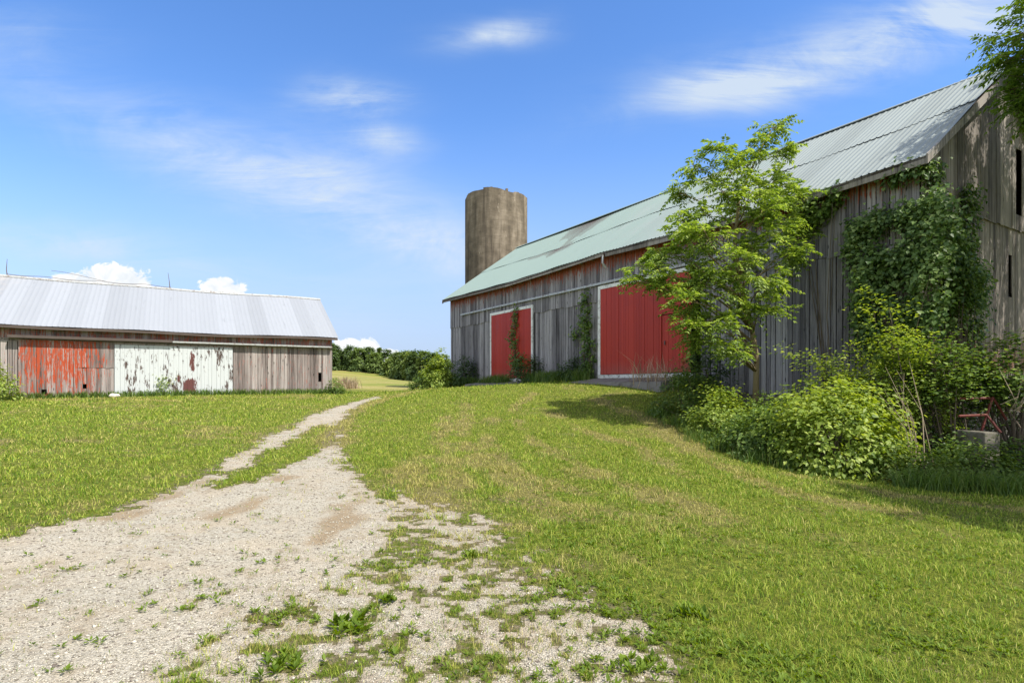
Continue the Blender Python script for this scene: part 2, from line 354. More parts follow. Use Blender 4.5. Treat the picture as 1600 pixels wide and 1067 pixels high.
def field_mat():
    g = G('hayfield'); p = g.pos()
    n = g.noise(g.map(p, (.05,.14,.1)), 1, 4, .6); n2 = g.noise(g.map(p, (2,1,1)), 1, 5, .7)
    c = g.ramp(n, [(.3, (.16,.19,.035)), (.5, (.25,.23,.065)), (.68, (.33,.27,.115))])
    c = g.mix(g.mr(n2, .3, .7, .4, 0), c, (.09,.12,.02))
    return g.out(g.pr(c, .95, .1, 0, g.bump(n2, .6, .1)))
def gravel_mat():
    g = G('limestone_gravel'); p = g.pos()
    v = g.n('ShaderNodeTexVoronoi', {'Vector': p, 'Scale': 80.}); v2 = g.n('ShaderNodeTexVoronoi', {'Vector': p, 'Scale': 42.})
    n = g.noise(p, 1.3, 5, .65); n2 = g.noise(p, 14, 5, .7)
    s = g.xyz(v.outputs['Color'])[0]
    c = g.ramp(g.math('ADD', g.math('MULTIPLY', s, .7), g.math('MULTIPLY', n2, .3)), [(.08, (.20,.175,.14)), (.3, (.35,.32,.255)), (.65, (.44,.405,.33)), (.95, (.55,.515,.435))])
    c = g.mix(g.mr(n, .42, .68, 0, .6), c, (.43,.36,.265))
    big = g.mr(g.xyz(v2.outputs['Color'])[1], .955, .97); c = g.mix(big, c, (.17,.14,.115))
    d = g.math('ADD', g.attr('dirt'), g.math('MULTIPLY', g.math('SUBTRACT', n2, .5), .5))
    c = g.mix(g.mr(d, .2, .75, 0, .95), c, g.mix(n2, (.20,.145,.085), (.38,.30,.195)))
    c = g.mix(g.mr(g.math('ADD', g.attr('grav'), g.math('MULTIPLY', g.math('SUBTRACT', n2, .5), .5)), .5, .98, .72, 0), c, g.mix(n2, (.21,.165,.11), (.42,.36,.27)))
    h = g.math('ADD', g.math('MULTIPLY', v.outputs[0], -1.), g.math('MULTIPLY', n2, .5))
    return g.out(g.pr(c, .9, .15, 0, g.bump(h, .9, .018)))
build_ground()

# ------------------------------------------------------------------ grass, weeds and stones in the ground
def polar(n, y0, y1, a=.98):
    r = np.exp(R.uniform(math.log(y0), math.log(y1), n)); t = R.uniform(-a, a, n)
    return r*np.sin(t)*1.0, r*np.cos(t)
def gm_blade(name):
    g = G(name); r = g.rnd(); d = g.attr('dry')
    a = g.ramp(r, [(0, (.065,.15,.012)), (.35, (.20,.31,.026)), (.7, (.34,.415,.045)), (1, (.50,.50,.11))]); b = g.ramp(r, [(0, (.30,.285,.055)), (1, (.56,.50,.17))])
    c = g.mix(g.mr(g.math('ADD', d, g.math('MULTIPLY', g.math('SUBTRACT', r, .5), .55)), .3, .75), a, b)
    s = g.n('ShaderNodeMixShader', {0: .35, 1: g.pr(c, .55, .25), 2: g.n('ShaderNodeBsdfTranslucent', {0: c}).outputs[0]}).outputs[0]
    return g.out(s)
def blades(x, y, L, W, lean, mat, name, dry, z=None):
    n = len(x); z = gz(x, y)-.005 if z is None else z
    a = R.uniform(0, 2*math.pi, n); b = R.uniform(0, 2*math.pi, n)
    dx, dy = np.cos(a), np.sin(a); px_, py = np.cos(b)*W*.5, np.sin(b)*W*.5
    ln = lean*R.uniform(.2, 1.3, n)
    B = np.stack([x, y, z], 1); S = np.stack([px_, py, 0*px_], 1)
    Mi = B + np.stack([dx*ln*L*.3, dy*ln*L*.3, L*.6], 1); Tp = B + np.stack([dx*ln*L, dy*ln*L, L*np.sqrt(np.clip(1-.3*ln*ln, .2, 1))], 1)
    V = np.stack([B-S, B+S, Mi+S*.7, Mi-S*.7, Tp], 1).reshape(-1, 3)
    i = np.arange(n)[:, None]*5
    return mesh_np(name, V, [i+np.array([0,1,2,3]), i+np.array([3,2,4])], mat, None, False, {'dry': np.repeat(dry, 5)})
def tuf_(x, y): return sstep(.52, .72, fbm(x*2.7+9, y*2.7, 83))
def lawn_grass():
    n = 560000; x, y = polar(n, 2.0, 38, .95)
    g = gravelness(x, y); p2 = sstep(-.6, .4, sdf(P2, x, y)); dens = np.clip(np.maximum(1.25-g*1.9, (.30*p2*sstep(1.1, .5, g)+.03)*(g < 1.1)), 0.0, 1)
    dens *= .35+.9*sstep(.35, .6, fbm(x*3, y*3, 13)) + .3*(y > 9)
    keep = R.random(n) < dens; x, y, g = x[keep], y[keep], g[keep]
    # keep the buildings' floors clear
    rel = np.stack([x-BO[0], y-BO[1]], 1); bx = rel@BA; by = rel@BN
    rel = np.stack([x-SO[0], y-SO[1]], 1); sx = rel@SA; sy = rel@SN
    k = ~((bx > -.1) & (by < .05) & (by > -11)) & ~((sx > -.1) & (sy < .05)); x, y, g = x[k], y[k], g[k]
    d = np.clip(dryness(x, y) + R.normal(0, .24, len(x)) - .15*tuf_(x, y) + .35*np.clip(g, 0, .6), 0, 1)
    r = np.hypot(x, y); tuf = tuf_(x, y); L = (1+1.1*tuf)*(.018+.042*R.random(len(x))**1.6)*(1+.012*r)*(1-.35*np.clip(g*1.4, 0, 1)); W = np.maximum(.0036, .00105*r)
    tag(blades(x, y, L, W, .9, gm_blade('lawn_blade'), 'lawn_grass', d), 'short mown lawn grass, green with dry yellow streaks', 'grass', kind='stuff')
def leaves(P, D, N, L, W, fold=.18):
    D = D/np.linalg.norm(D, axis=1, keepdims=True); S = np.cross(D, N); S /= np.linalg.norm(S, axis=1, keepdims=True)+1e-9
    U = np.cross(S, D); L = L[:, None]; W = W[:, None]
    a = P; b = P + D*L*.42 + S*W*.5 + U*W*fold; c = P + D*L - U*L*.10; d = P + D*L*.42 - S*W*.5 + U*W*fold
    return np.stack([a, b, c, d], 1).reshape(-1, 3)
def leafmesh(name, V, mat, parent=None):
    i = np.arange(len(V)//4)[:, None]*4
    return mesh_np(name, V, [i+np.array([0,1,2]), i+np.array([0,2,3])], mat, parent)
def rosettes(x, y, n, L, rise=(.2,1.0)):
    k = len(x); a = R.uniform(0, 6.283, (k, n)); e = R.uniform(rise[0], rise[1], (k, n)); LL = (L[:, None]*R.uniform(.6, 1.2, (k, n))).ravel()
    D = np.stack([np.cos(a)*np.cos(e), np.sin(a)*np.cos(e), np.sin(e)], -1).reshape(-1, 3)
    P = np.repeat(np.stack([x, y, gz(x, y)+.004], 1), n, 0) + D*.01
    N = np.stack([-np.cos(a)*np.sin(e), -np.sin(a)*np.sin(e), np.cos(e)], -1).reshape(-1, 3)
    return leaves(P, D, N, LL, LL*R.uniform(.26, .5, len(LL)))
def lawn_weeds():
    x, y = polar(30000, 2.2, 15, .95); g = gravelness(x, y)
    w = (.12+sstep(.46, .62, fbm(x*1.6, y*1.6, 23)))*.8*np.where(g > .5, .22, 1)*np.where(g > .85, .05, 1)*np.where((x < -.5) & (g < .3), .35, 1)
    k = R.random(len(x)) < w; x, y = x[k], y[k]
    tag(leafmesh('ground_weeds', rosettes(x, y, 7, R.uniform(.014, .05, len(x))), M['weed']), 'low clover and plantain leaves dotted through lawn and gravel', 'weeds', kind='stuff')
def pebbles():
    x, y = polar(110000, 2.0, 15, .95); g = gravelness(x, y); k = R.random(len(x)) < np.clip((g-.35)*1.8, 0, 1); x, y = x[k], y[k]
    n = len(x); r = np.hypot(x, y); s = R.uniform(.0028, .0062, n)*(1+.8*R.random(n)**8)*(1+.07*r)*np.where(R.random(n) < .03, 1.8, 1)
    o = np.array([(1,0,0),(0,1,0),(-1,0,0),(0,-1,0),(0,0,1),(0,0,-1)], float)
    V = (o[None]*R.uniform(.6, 1.35, (n, 6, 1)) + R.normal(0, .15, (n, 6, 3)))*s[:, None, None]*np.array([1, 1, .65])
    a = R.uniform(0, 6.283, n); ca, sa = np.cos(a)[:, None], np.sin(a)[:, None]
    V = np.stack([V[:, :, 0]*ca-V[:, :, 1]*sa, V[:, :, 0]*sa+V[:, :, 1]*ca, V[:, :, 2]], -1)
    V += np.stack([x, y, gz(x, y)+s*.25], 1)[:, None, :]
    f = np.array([(0,1,4),(1,2,4),(2,3,4),(3,0,4),(1,0,5),(2,1,5),(3,2,5),(0,3,5)])
    F_ = (np.arange(n)[:, None, None]*6+f[None]).reshape(-1, 3)
    g_ = G('pebble'); rr = g_.rnd(); m = g_.out(g_.pr(g_.ramp(rr, [(0, (.15,.13,.105)), (.3, (.29,.265,.21)), (.7, (.42,.385,.315)), (1, (.55,.515,.435))]), .85, .2))
    tag(mesh_np('gravel_stones', V.reshape(-1, 3), F_, m), 'loose pale crushed stones scattered over the drive', 'gravel', kind='stuff')

# ------------------------------------------------------------------ building frames
def _n(v): v = np.array(v, float); return v/np.linalg.norm(v)
BA = _n((-.538,.843)); BN = np.array([-BA[1], BA[0]]); BO = np.array([10.2,14.27]); BL, BW = 26.2, 10.6
SA = _n((-.862,-.507)); SN = np.array([-SA[1], SA[0]]); SO = np.array([-10.0,31.7]); SL, SW = 18.2, 8.6
def barnW(x, y, z): p = BO + BA*x + BN*y; return np.array([p[0], p[1], z])
def shedW(x, y, z): p = SO + SA*x + SN*y; return np.array([p[0], p[1], z])
def boards(mb, tf, u0, u1, zb, zt, holes=(), w=(.17,.30), th=.026, gap=(.004,.014), jit=.03, d0=0, cut=None):
    u = u0
    while u < u1-.02:
        ww = random.uniform(*w); ub = min(u+ww, u1)
        if u1-ub < .09: ub = u1
        ga = random.uniform(*gap); a, b = u+ga/2, ub-ga/2; m = (a+b)/2
        seg = [(None, None)]
        iv = [(zb(m)-random.uniform(0, jit), None)]
        lo = zb(m)-random.uniform(0, jit); tops = (zt(a), zt(b)); hs = sorted((h[2], h[3]) for h in holes if h[0] < m < h[1])
        dd = d0+random.uniform(-.005, .006); tw = random.uniform(-.004, .004); sl = random.uniform(-.006, .006)
        pieces = []; cur = lo
        for h0, h1 in hs:
            if h0 > cur: pieces.append((cur, h0, h0))
            cur = max(cur, h1)
        if cur < min(tops)-.02: pieces.append((cur, tops[0], tops[1]))
        for z0, za, zc in pieces:
            s = sl*(za-z0)/4
            mb.hexa([tf(a, dd-th, z0), tf(b, dd-th+tw, z0), tf(b, dd+tw, z0), tf(a, dd, z0), tf(a+s, dd-th, za), tf(b+s, dd-th+tw, zc), tf(b+s, dd+tw, zc), tf(a+s, dd, za)])
        u = ub
front = lambda u, d, z: (u, d, z)
gable = lambda u, d, z: (-d, -u, z)
def tin(name, x0, x1, line, rows, pitch, h, mat, parent, ins=0.0, sag=lambda x: 0):
    """ribbed sheet: line(t)->(y,z) from eave t=0 to ridge t=1"""
    xs, hs = [], []; x = x0
    while x < x1:
        for o, q in ((0, h), (.025, h), (.042, 0), (pitch-.017, 0)):
            if x+o < x1: xs.append(x+o); hs.append(q)
        x += pitch
    xs.append(x1); hs.append(0); xs = np.array(xs); hs = np.array(hs); V = []
    for t in rows:
        y, z = line(t)
        e = 0.014*np.sin(xs*2.3+t*5)*(1 if t in (rows[0],) else .2)
        V.append(np.stack([xs, np.full_like(xs, y)+e, z+hs+ins+np.array([sag(q) for q in xs])*(1-abs(t-.5)*.6) + e*.4], 1))
    n = len(xs); V = np.concatenate(V); i = (np.arange(len(rows)-1)[:, None]*n+np.arange(n-1)[None]).ravel()
    return mesh_np(name, V, np.stack([i, i+1, i+n+1, i+n], 1), mat, parent)

# ------------------------------------------------------------------ big barn
def build_barn():
    B = thing('barn', 'long grey weathered timber barn with green metal roof and red sliding doors', 'barn', (BO[0], BO[1], 0), math.atan2(BA[1], BA[0]))
    ZE, ZR, OV = 7.05, 11.1, .45; sl = (ZR-ZE)/(OV+BW/2)
    sagx = [-.4, 0, 1.6, 4, 8, 11.3, 14.4, 18, 21.6, 26.7]; sagz = [.13, .12, .03, -.03, -.03, .06, -.02, -.12, -.08, -.02]
    sag = lambda x: float(np.interp(x, sagx, sagz))
    rake = lambda u: ZE + (OV + (u if u < BW/2 else BW-u))*sl - .09
    doors = [(6.75,12.05,0,5.75), (16.9,21.1,0,5.55)]
    up = MB(); boards(up, front, 0, BL, lambda u: 5.22+.02*math.sin(u*3), lambda u: 7.28+sag(u)*.6, [(a,b,0,d) for a,b,c,d in doors], (.14,.26), d0=.035, jit=.05, gap=(.008,.03))
    up.build('upper_wall', M['barn_wood'], B)
    for a_, b_ in ((0, 6.72), (12.05, 16.88), (21.12, BL)):
        lo = MB(); boards(lo, front, a_, b_, lambda u: 1.95 if u > 6.3 else 1.15+.05*u, lambda u: 5.27, (), (.13,.24), d0=0, jit=.1, gap=(.010,.036))
        lo.build('lower_wall', M['barn_wood'], B)
    ga = MB()
    boards(ga, gable, 0, BW, lambda u: 6.3+.02*u, rake, [(6.45,6.78,6.9,8.95)], (.2,.33), d0=.045, jit=.06)
    boards(ga, gable, 0, BW, lambda u: 1.95, lambda u: 6.37+.02*u, [(5.9,6.1,4.3,5.6)], (.18,.3), d0=.005, jit=.12, gap=(.004,.022))
    ga.build('gable_wall', M['barn_gable'], B)
    bk = MB(); fg = lambda u, d, z: (BL+d, -u, z); bw = lambda u, d, z: (u, -BW-d, z)
    boards(bk, fg, 0, BW, lambda u: 1.2, rake, (), (.25,.35)); boards(bk, bw, 0, BL, lambda u: 1, lambda u: 7.3, (), (.25,.35), gap=(.001,.003))
    bk.build('rear_wall', M['barn_wood'], B)
    fr = MB()                              # inner posts, beams and hay floor
    for x in np.arange(.2, BL, 4.3):
        fr.box(x-.12, x+.12, -.32, -.06, 2.06, 7.2); fr.box(x-.12, x+.12, -5.4, -5.1, 2.06, 10.6)
    fr.box(.1, BL-.1, -.3, -.08, 5.3, 5.55); fr.box(.03, BL-.03, -BW+.05, -.05, 1.9, 2.05)
    fr.build('inner_frame', M['dark'], B)
    fo = MB(); fo.box(-.02, BL, -.42, -.03, -1.6, 1.95); fo.box(-.02, .4, -BW, -.42, -1.6, 1.95); fo.box(BL-.4, BL, -BW, -.42, -1.6, 1.95); fo.box(.4, BL-.4, -BW, -BW+.4, -1.6, 1.95)
    fo.build('foundation', M['found'], B)
    # roof
    y0, yr = OV, -BW/2; rf = bpy.data.objects.new('roof', None); link(rf, B)
    ln = lambda t: (y0+(yr-y0)*t, ZE+(ZR-ZE)*t)
    tin('metal_sheet', -.36, BL+.36, ln, [0,.12,.25,.38,.515], .19, .020, M['green_tin'], rf, 0, sag)
    tin('metal_sheet', -.36, BL+.36, ln, [.498,.62,.75,.88,1.0], .19, .020, M['green_tin'], rf, .028, sag)
    lb = lambda t: (-BW-OV+(yr+BW+OV)*t, ZE+(ZR-ZE)*t)
    tin('metal_sheet', -.36, BL+.36, lb, [0,.5,1.0], .19, .02, M['green_tin'], rf, .02)
    dk = MB()
    xs = np.linspace(-.33, BL+.33, 28)
    for a, b in zip(xs[:-1], xs[1:]):
        sa, sb = sag(a), sag(b)
        for s in (1, -1):
            ye = y0-.02 if s == 1 else -BW-OV+.02
            dk.hexa([(a,ye,ZE-.09+sa),(b,ye,ZE-.09+sb),(b,yr,ZR-.09),(a,yr,ZR-.09),(a,ye,ZE-.03+sa),(b,ye,ZE-.03+sb),(b,yr,ZR-.03),(a,yr,ZR-.03)])
    dk.build('roof_deck', M['deck'], rf)
    fa = MB(); xs = [-.34, 1.2, 3.5, 6, 8.8, 11.2]
    for k, (a, b) in enumerate(zip(xs[:-1], xs[1:])):
        fa.hexa([(a,y0-.06,ZE-.22+sag(a)),(b-.01,y0-.06,ZE-.22+sag(b)),(b-.01,y0-.02,ZE-.22+sag(b)),(a,y0-.02,ZE-.22+sag(a)),(a,y0-.06,ZE-.02+sag(a)),(b-.01,y0-.06,ZE-.02+sag(b)),(b-.01,y0-.02,ZE-.02+sag(b)),(a,y0-.02,ZE-.02+sag(a))])
    xs = [11.3, 15, 19, 23, BL+.34]
    for a, b in zip(xs[:-1], xs[1:]):
        fa.hexa([(a,y0-.06,ZE-.17+sag(a)),(b-.01,y0-.06,ZE-.17+sag(b)),(b-.01,y0-.02,ZE-.17+sag(b)),(a,y0-.02,ZE-.17+sag(a)),(a,y0-.06,ZE-.02+sag(a)),(b-.01,y0-.06,ZE-.02+sag(b)),(b-.01,y0-.02,ZE-.02+sag(b)),(a,y0-.02,ZE-.02+sag(a))])
    for x in np.arange(.3, BL, .8): fa.box(x-.04, x+.04, .06, y0-.065, ZE-.12+sag(x), ZE-.09+sag(x))
    fa.build('eave_board', M['fascia'], rf)
    for xx in (-.345, BL+.30):
        rk = MB()
        for a, b in ((0, .33), (.33, .7), (.7, 1)):
            sg = sag(xx)
            def rp(t, dz, dx): y, z = ln(t); return (xx+dx, y, z+dz+sg*(1-t))
            rk.hexa([rp(a,-.24,0), rp(a,-.24,.04), rp(b,-.24,.04), rp(b,-.24,0), rp(a,.0,0), rp(a,.0,.04), rp(b,.0,.04), rp(b,.0,0)])
            def rq(t, dz, dx): y, z = lb(t); return (xx+dx, y, z+dz)
            rk.hexa([rq(a,-.24,0), rq(a,-.24,.04), rq(b,-.24,.04), rq(b,-.24,0), rq(a,.0,0), rq(a,.0,.04), rq(b,.0,.04), rq(b,.0,0)])
        rk.build('rake_board', M['fascia'], rf)
    rc = MB(); rc.hexa([(-.38,yr+.2,ZR-.07),(BL+.38,yr+.2,ZR-.07),(BL+.38,yr,ZR+.02),(-.38,yr,ZR+.02),(-.38,yr+.2,ZR-.05+.015),(BL+.38,yr+.2,ZR-.035),(BL+.38,yr,ZR+.075),(-.38,yr,ZR+.075)])
    rc.hexa([(-.38,yr,ZR+.02),(BL+.38,yr,ZR+.02),(BL+.38,yr-.2,ZR-.07),(-.38,yr-.2,ZR-.07),(-.38,yr,ZR+.0749),(BL+.38,yr,ZR+.0749),(BL+.38,yr-.2,ZR-.035),(-.38,yr-.2,ZR-.035)])
    rc.build('ridge_cap', M['green_tin'], rf)
    r = MB(); r.tube([(.2,yr,ZR+.02),(.2,yr,ZR+.55)], .012, 5); r.build('lightning_rod', M['rust'], rf)
    dp = MB(); dp.tube([(11.25,y0+.03,ZE-.1),(11.25,y0+.05,ZE-.42),(11.2,y0-.1,ZE-.62)], .045, 6); dp.build('downpipe_stub', M['track'], B)
    # door track
    tr = MB(); tr.box(-.2+6.0, 24.6, .075, .15, 5.86, 5.95)
    for x in np.arange(6.5, 24.6, 1.5): tr.box(x-.03, x+.03, .04, .075, 5.8, 6.0)
    tr.build('door_track', M['track'], B)
    for k, (x0, x1, zb, zt) in enumerate(((6.95,11.98,2.06,5.80), (16.9,21.1,1.98,5.62))):
        d = bpy.data.objects.new('sliding_door', None); link(d, B)
        p = MB(); boards(p, front, x0+.13, x1-(.13), lambda u: zb, lambda u: zt-.14, [(6.9,8.45,zb-.1,4.26)] if k == 0 else (), (.13,.165), d0=.085, th=.03, jit=0, gap=(.005,.009))
        p.build('door_boards', M['red'], d)
        bb = MB(); bb.box(x0+.13, x1-.13, .03, .045, zb+.01, zt-.15); bb.build('door_backing', M['dark'], d)
        t = MB()
        if k == 0:
            t.box(x1-.13, x1+.02, .04, .105, zb-.05, zt); t.box(x0+.1, x1-.13, .04, .105, zt-.14, zt)
        else:
            t.box(x0, x0+.13, .04, .105, zb-.05, zt); t.box(x1-.13, x1, .04, .105, zb-.05, zt); t.box(x0+.13, x1-.13, .04, .105, zt-.14, zt)
        t.build('door_trim', M['trim'], d)
        s = MB(); s.box(x0, x1, .0, .13, zb-.17, zb-.02); s.build('door_sill', M['sill'], d)
        if k == 0:
            w = bpy.data.objects.new('wicket_door', None); link(w, d)
            q = MB(); boards(q, front, 7.08, 8.40, lambda u: zb+.02, lambda u: 4.2, (), (.15,.2), d0=.095, th=.03, jit=0); q.build('wicket_boards', M['red'], w)
            q = MB(); q.box(7.0, 8.62, .09, .135, 4.23, 4.42); q.box(7.0, 8.55, .09, .125, 4.50, 4.6); q.box(8.42, 8.5, .09, .12, zb+.02, 4.22); q.build('wicket_lintel', M['red'], w)
            q = MB(); q.box(8.22, 8.26, .12, .15, 3.1, 3.25); q.build('handle', M['rust'], w)
    ap = MB(); ap.hexa([(7.3,0.14,1.3),(12.3,0.14,1.3),(12.5,1.5,1.3),(7.2,1.5,1.3),(7.3,.14,1.9),(12.3,.14,1.9),(12.4,1.35,1.72),(7.3,1.35,1.72)]); ap.build('door_apron', M['apron'], B)
    ap = MB(); ap.hexa([(16.6,0.14,1.2),(21.6,0.14,1.2),(21.8,1.5,1.2),(16.5,1.5,1.2),(16.6,.14,1.8),(21.6,.14,1.8),(21.7,1.35,1.66),(16.6,1.35,1.66)]); ap.build('door_apron', M['apron'], B)
build_barn()

# ------------------------------------------------------------------ drive shed
def build_shed():
    S = thing('drive_shed', 'low weathered plank shed with pale tin roof and white, red and grey doors', 'shed', (SO[0], SO[1], 0), math.atan2(SA[1], SA[0]))
    ZE, ZR, OV = 4.22, 6.95, .42
    sl = (ZR-ZE)/(OV+SW/2); rake = lambda u: ZE+(OV+(u if u < SW/2 else SW-u))*sl-.08
    gb = lambda u: 1.12-.012*u
    a = MB(); boards(a, front, 0, SL, lambda u: 3.5, lambda u: 4.32, (), (.14,.22), d0=0, jit=.02); a.build('upper_wall', M['shed_wood'], S)
    a = MB(); boards(a, front, 0, 4.95, lambda u: gb(u)+random.choice((0,.02,.05)), lambda u: 3.62, [(3.62,3.72,0,1.6),(.62,.68,1.8,2.3),(1.9,1.96,0,1.3)], (.09,.17), d0=.05, jit=.07, gap=(.003,.018)); a.build('lower_wall', M['shed_wood'], S)
    a = MB(); boards(a, front, 13.42, SL, lambda u: gb(u), lambda u: 3.55, (), (.16,.28), d0=.02, jit=.08, gap=(.004,.04)); a.build('lower_wall', M['shed_wood'], S)
    a = MB(); boards(a, front, 11.3, 13.38, lambda u: gb(u)+.02, lambda u: 3.6, [(12.35,12.52,1.2,1.42)], (.14,.22), d0=.09, jit=.1, gap=(.003,.016))
    boards(a, front, 9.95, 11.3, lambda u: 2.42, lambda u: 3.6, (), (.13,.2), d0=.095, jit=.03)
    boards(a, front, 9.95, 11.3, lambda u: gb(u)+.03, lambda u: 2.4, [(10.95,11.12,1.45,1.66),(10.6,10.68,1.6,1.8),(10.9,11.2,.9,1.16)], (.13,.2), d0=.08, jit=.08, gap=(.003,.02))
    a.build('sliding_door', M['shed_red'], S)['label'] = 'sliding door of grey boards with flaking orange red paint'
    a = MB(); boards(a, front, 4.97, 9.93, lambda u: gb(u)-.04, lambda u: 3.50, (), (.15,.22), d0=.13, jit=.07, gap=(.003,.01)); a.build('sliding_door', M['white_peel'], S)['label'] = 'sliding door with peeling white paint and maroon bare patches'
    a = MB(); a.box(4.97, 9.93, .07, .1, 3.5, 3.6); a.box(9.95, 13.38, .03, .05, 3.52, 3.6); a.build('door_header', M['shed_red'], S)
    t = MB(); t.box(.05, 7.6, .03, .30, 3.66, 3.74); t.build('door_track', M['track'], S)
    t = MB(); t.box(7.62, 13.7, .03, .34, 3.66, 3.78); t.build('door_track', M['deck'], S)  # dark colour paints the shadow on this stretch; extra depth casts more below
    t = MB(); t.box(.0, 14, .0, .028, 3.62, 3.66); t.build('track_board', M['fascia'], S)
    b = MB(); re = lambda u, d, z: (-d, -u, z); le = lambda u, d, z: (SL+d, -u, z); bw = lambda u, d, z: (u, -SW-d, z)
    boards(b, re, 0, SW, lambda u: 1.0, rake, (), (.16,.25)); boards(b, le, 0, SW, lambda u: .8, rake, (), (.16,.25)); boards(b, bw, 0, SL, lambda u: .8, lambda u: 4.3, (), (.2,.3), gap=(.001,.003))
    b.build('end_wall', M['shed_wood'], S)
    iw = MB(); iw.box(.1, SL-.1, -.9, -.85, .6, 4.2); iw.build('dark_interior_sheet', M['dark'], S)  # dark sheet standing in for the unlit interior behind the board gaps
    rf = bpy.data.objects.new('roof', None); link(rf, S)
    ln = lambda t: (OV+(-SW/2-OV)*t, ZE+(ZR-ZE)*t); lb = lambda t: (-SW-OV+(SW/2+OV)*t, ZE+(ZR-ZE)*t)
    sag = lambda x: -.07*math.exp(-((x-7)/4)**2)+.03*math.sin(x*.9)
    tin('metal_sheet', -.26, SL+.3, ln, [0,.2,.4,.6,.8,1], .20, .009, M['grey_tin'], rf, 0, sag)
    tin('metal_sheet', -.26, SL+.3, lb, [0,.5,1], .2, .018, M['grey_tin'], rf)
    dk = MB(); xs = np.linspace(-.22, SL+.28, 22)
    for p, q in zip(xs[:-1], xs[1:]):
        for ye, ov in ((OV-.02, 0), (-SW-OV+.02, 0)):
            dk.hexa([(p,ye,ZE-.14+sag(p)*.7),(q,ye,ZE-.14+sag(q)*.7),(q,-SW/2,ZR-.14+sag(q)*.7),(p,-SW/2,ZR-.14+sag(p)*.7),(p,ye,ZE-.03+sag(p)*.7),(q,ye,ZE-.03+sag(q)*.7),(q,-SW/2,ZR-.03+sag(q)*.7),(p,-SW/2,ZR-.03+sag(p)*.7)])
    dk.build('roof_deck', M['deck'], rf)
    rc = MB(); x = np.linspace(-.27, SL+.3, 20)
    for p, q in zip(x[:-1], x[1:]):
        for s in (1, -1):
            rc.hexa([(p,-SW/2+s*.14,ZR-.06+sag(p)*.7),(q,-SW/2+s*.14,ZR-.06+sag(q)*.7),(q,-SW/2,ZR+.03+sag(q)*.7),(p,-SW/2,ZR+.03+sag(p)*.7),(p,-SW/2+s*.14,ZR-.035+sag(p)*.7),(q,-SW/2+s*.14,ZR-.035+sag(q)*.7),(q,-SW/2,ZR+.06+sag(q)*.7),(p,-SW/2,ZR+.06+sag(p)*.7)][::1])
    rc.build('ridge_cap', M['track'], rf)
    for xx, lean in ((7.75, .09), (14.6, 0)):
        r = MB(); r.tube([(xx,-SW/2,ZR),(xx+.03,-SW/2,ZR+.35),(xx+lean,-SW/2,ZR+.85)], [.025,.018,.008], 5); r.build('lightning_rod', M['rust'], rf)
    c = MB(); pts = [(xx, -SW/2+.03, ZR+.10+sag(xx)*.7+.03*math.sin(xx*3)) for xx in np.linspace(7.7, 14.6, 24)]; c.tube(pts, .012, 5)
    c.tube([(10.6,-SW/2,ZR+.1),(11.6,-SW/2+.05,ZR+.28),(12.4,-SW/2,ZR+.42),(12.9,-SW/2,ZR+.45)], .010, 5); c.build('ground_wire', M['rust'], rf)
build_shed()

# ------------------------------------------------------------------ silo
def build_silo():
    S = thing('silo', 'tall round brown stained concrete silo without a roof behind the barn', 'silo', (-1.28, 46.3, 0))
    n, r0, H = 120, 2.52, 16.65; zs = np.r_[np.linspace(0, H-.4, 26), H]
    th = np.arange(n)*2*math.pi/n; V = []
    top = H + .10*np.sin(th*3+1)+.06*np.sin(th*7) + np.where((np.arange(n) % 17) < 4, .06, 0)
    for k, z in enumerate(zs):
        r = r0*(1+.0*th); zz = np.full(n, z) if k < len(zs)-1 else top
        V.append(np.stack([r*np.cos(th), r*np.sin(th), zz], 1))
    for z in (top, top*0+H-3, top*0):
        V.append(np.stack([(r0-.16)*np.cos(th), (r0-.16)*np.sin(th), z], 1))
    m = len(V); V = np.concatenate(V); i = np.arange(m-1)[:, None]*n+np.arange(n)[None]; j = np.arange(m-1)[:, None]*n+(np.arange(n)[None]+1) % n
    so = mesh_np('silo_wall', V, np.stack([i, j, j+n, i+n], -1).reshape(-1, 4), M['silo'], S, True); so.data.set_sharp_from_angle(angle=math.radians(40))
    for ang, w, h in ((-1.87, .5, .30), (-1.2, .2, .22)):
        a = MB(); c, q = math.cos(ang), math.sin(ang); rr = r0-.08
        a.hexa([(c*rr-q*d*w+c*e*.07, q*rr+c*d*w+q*e*.07, H-.12+(z*h)) for z in (0, 1) for d, e in ((-.5,-1),(.5,-1),(.4,1),(-.4,1))])
        a.build('broken_rim', M['silo'], S)
build_silo()
lawn_grass(); lawn_weeds(); pebbles()

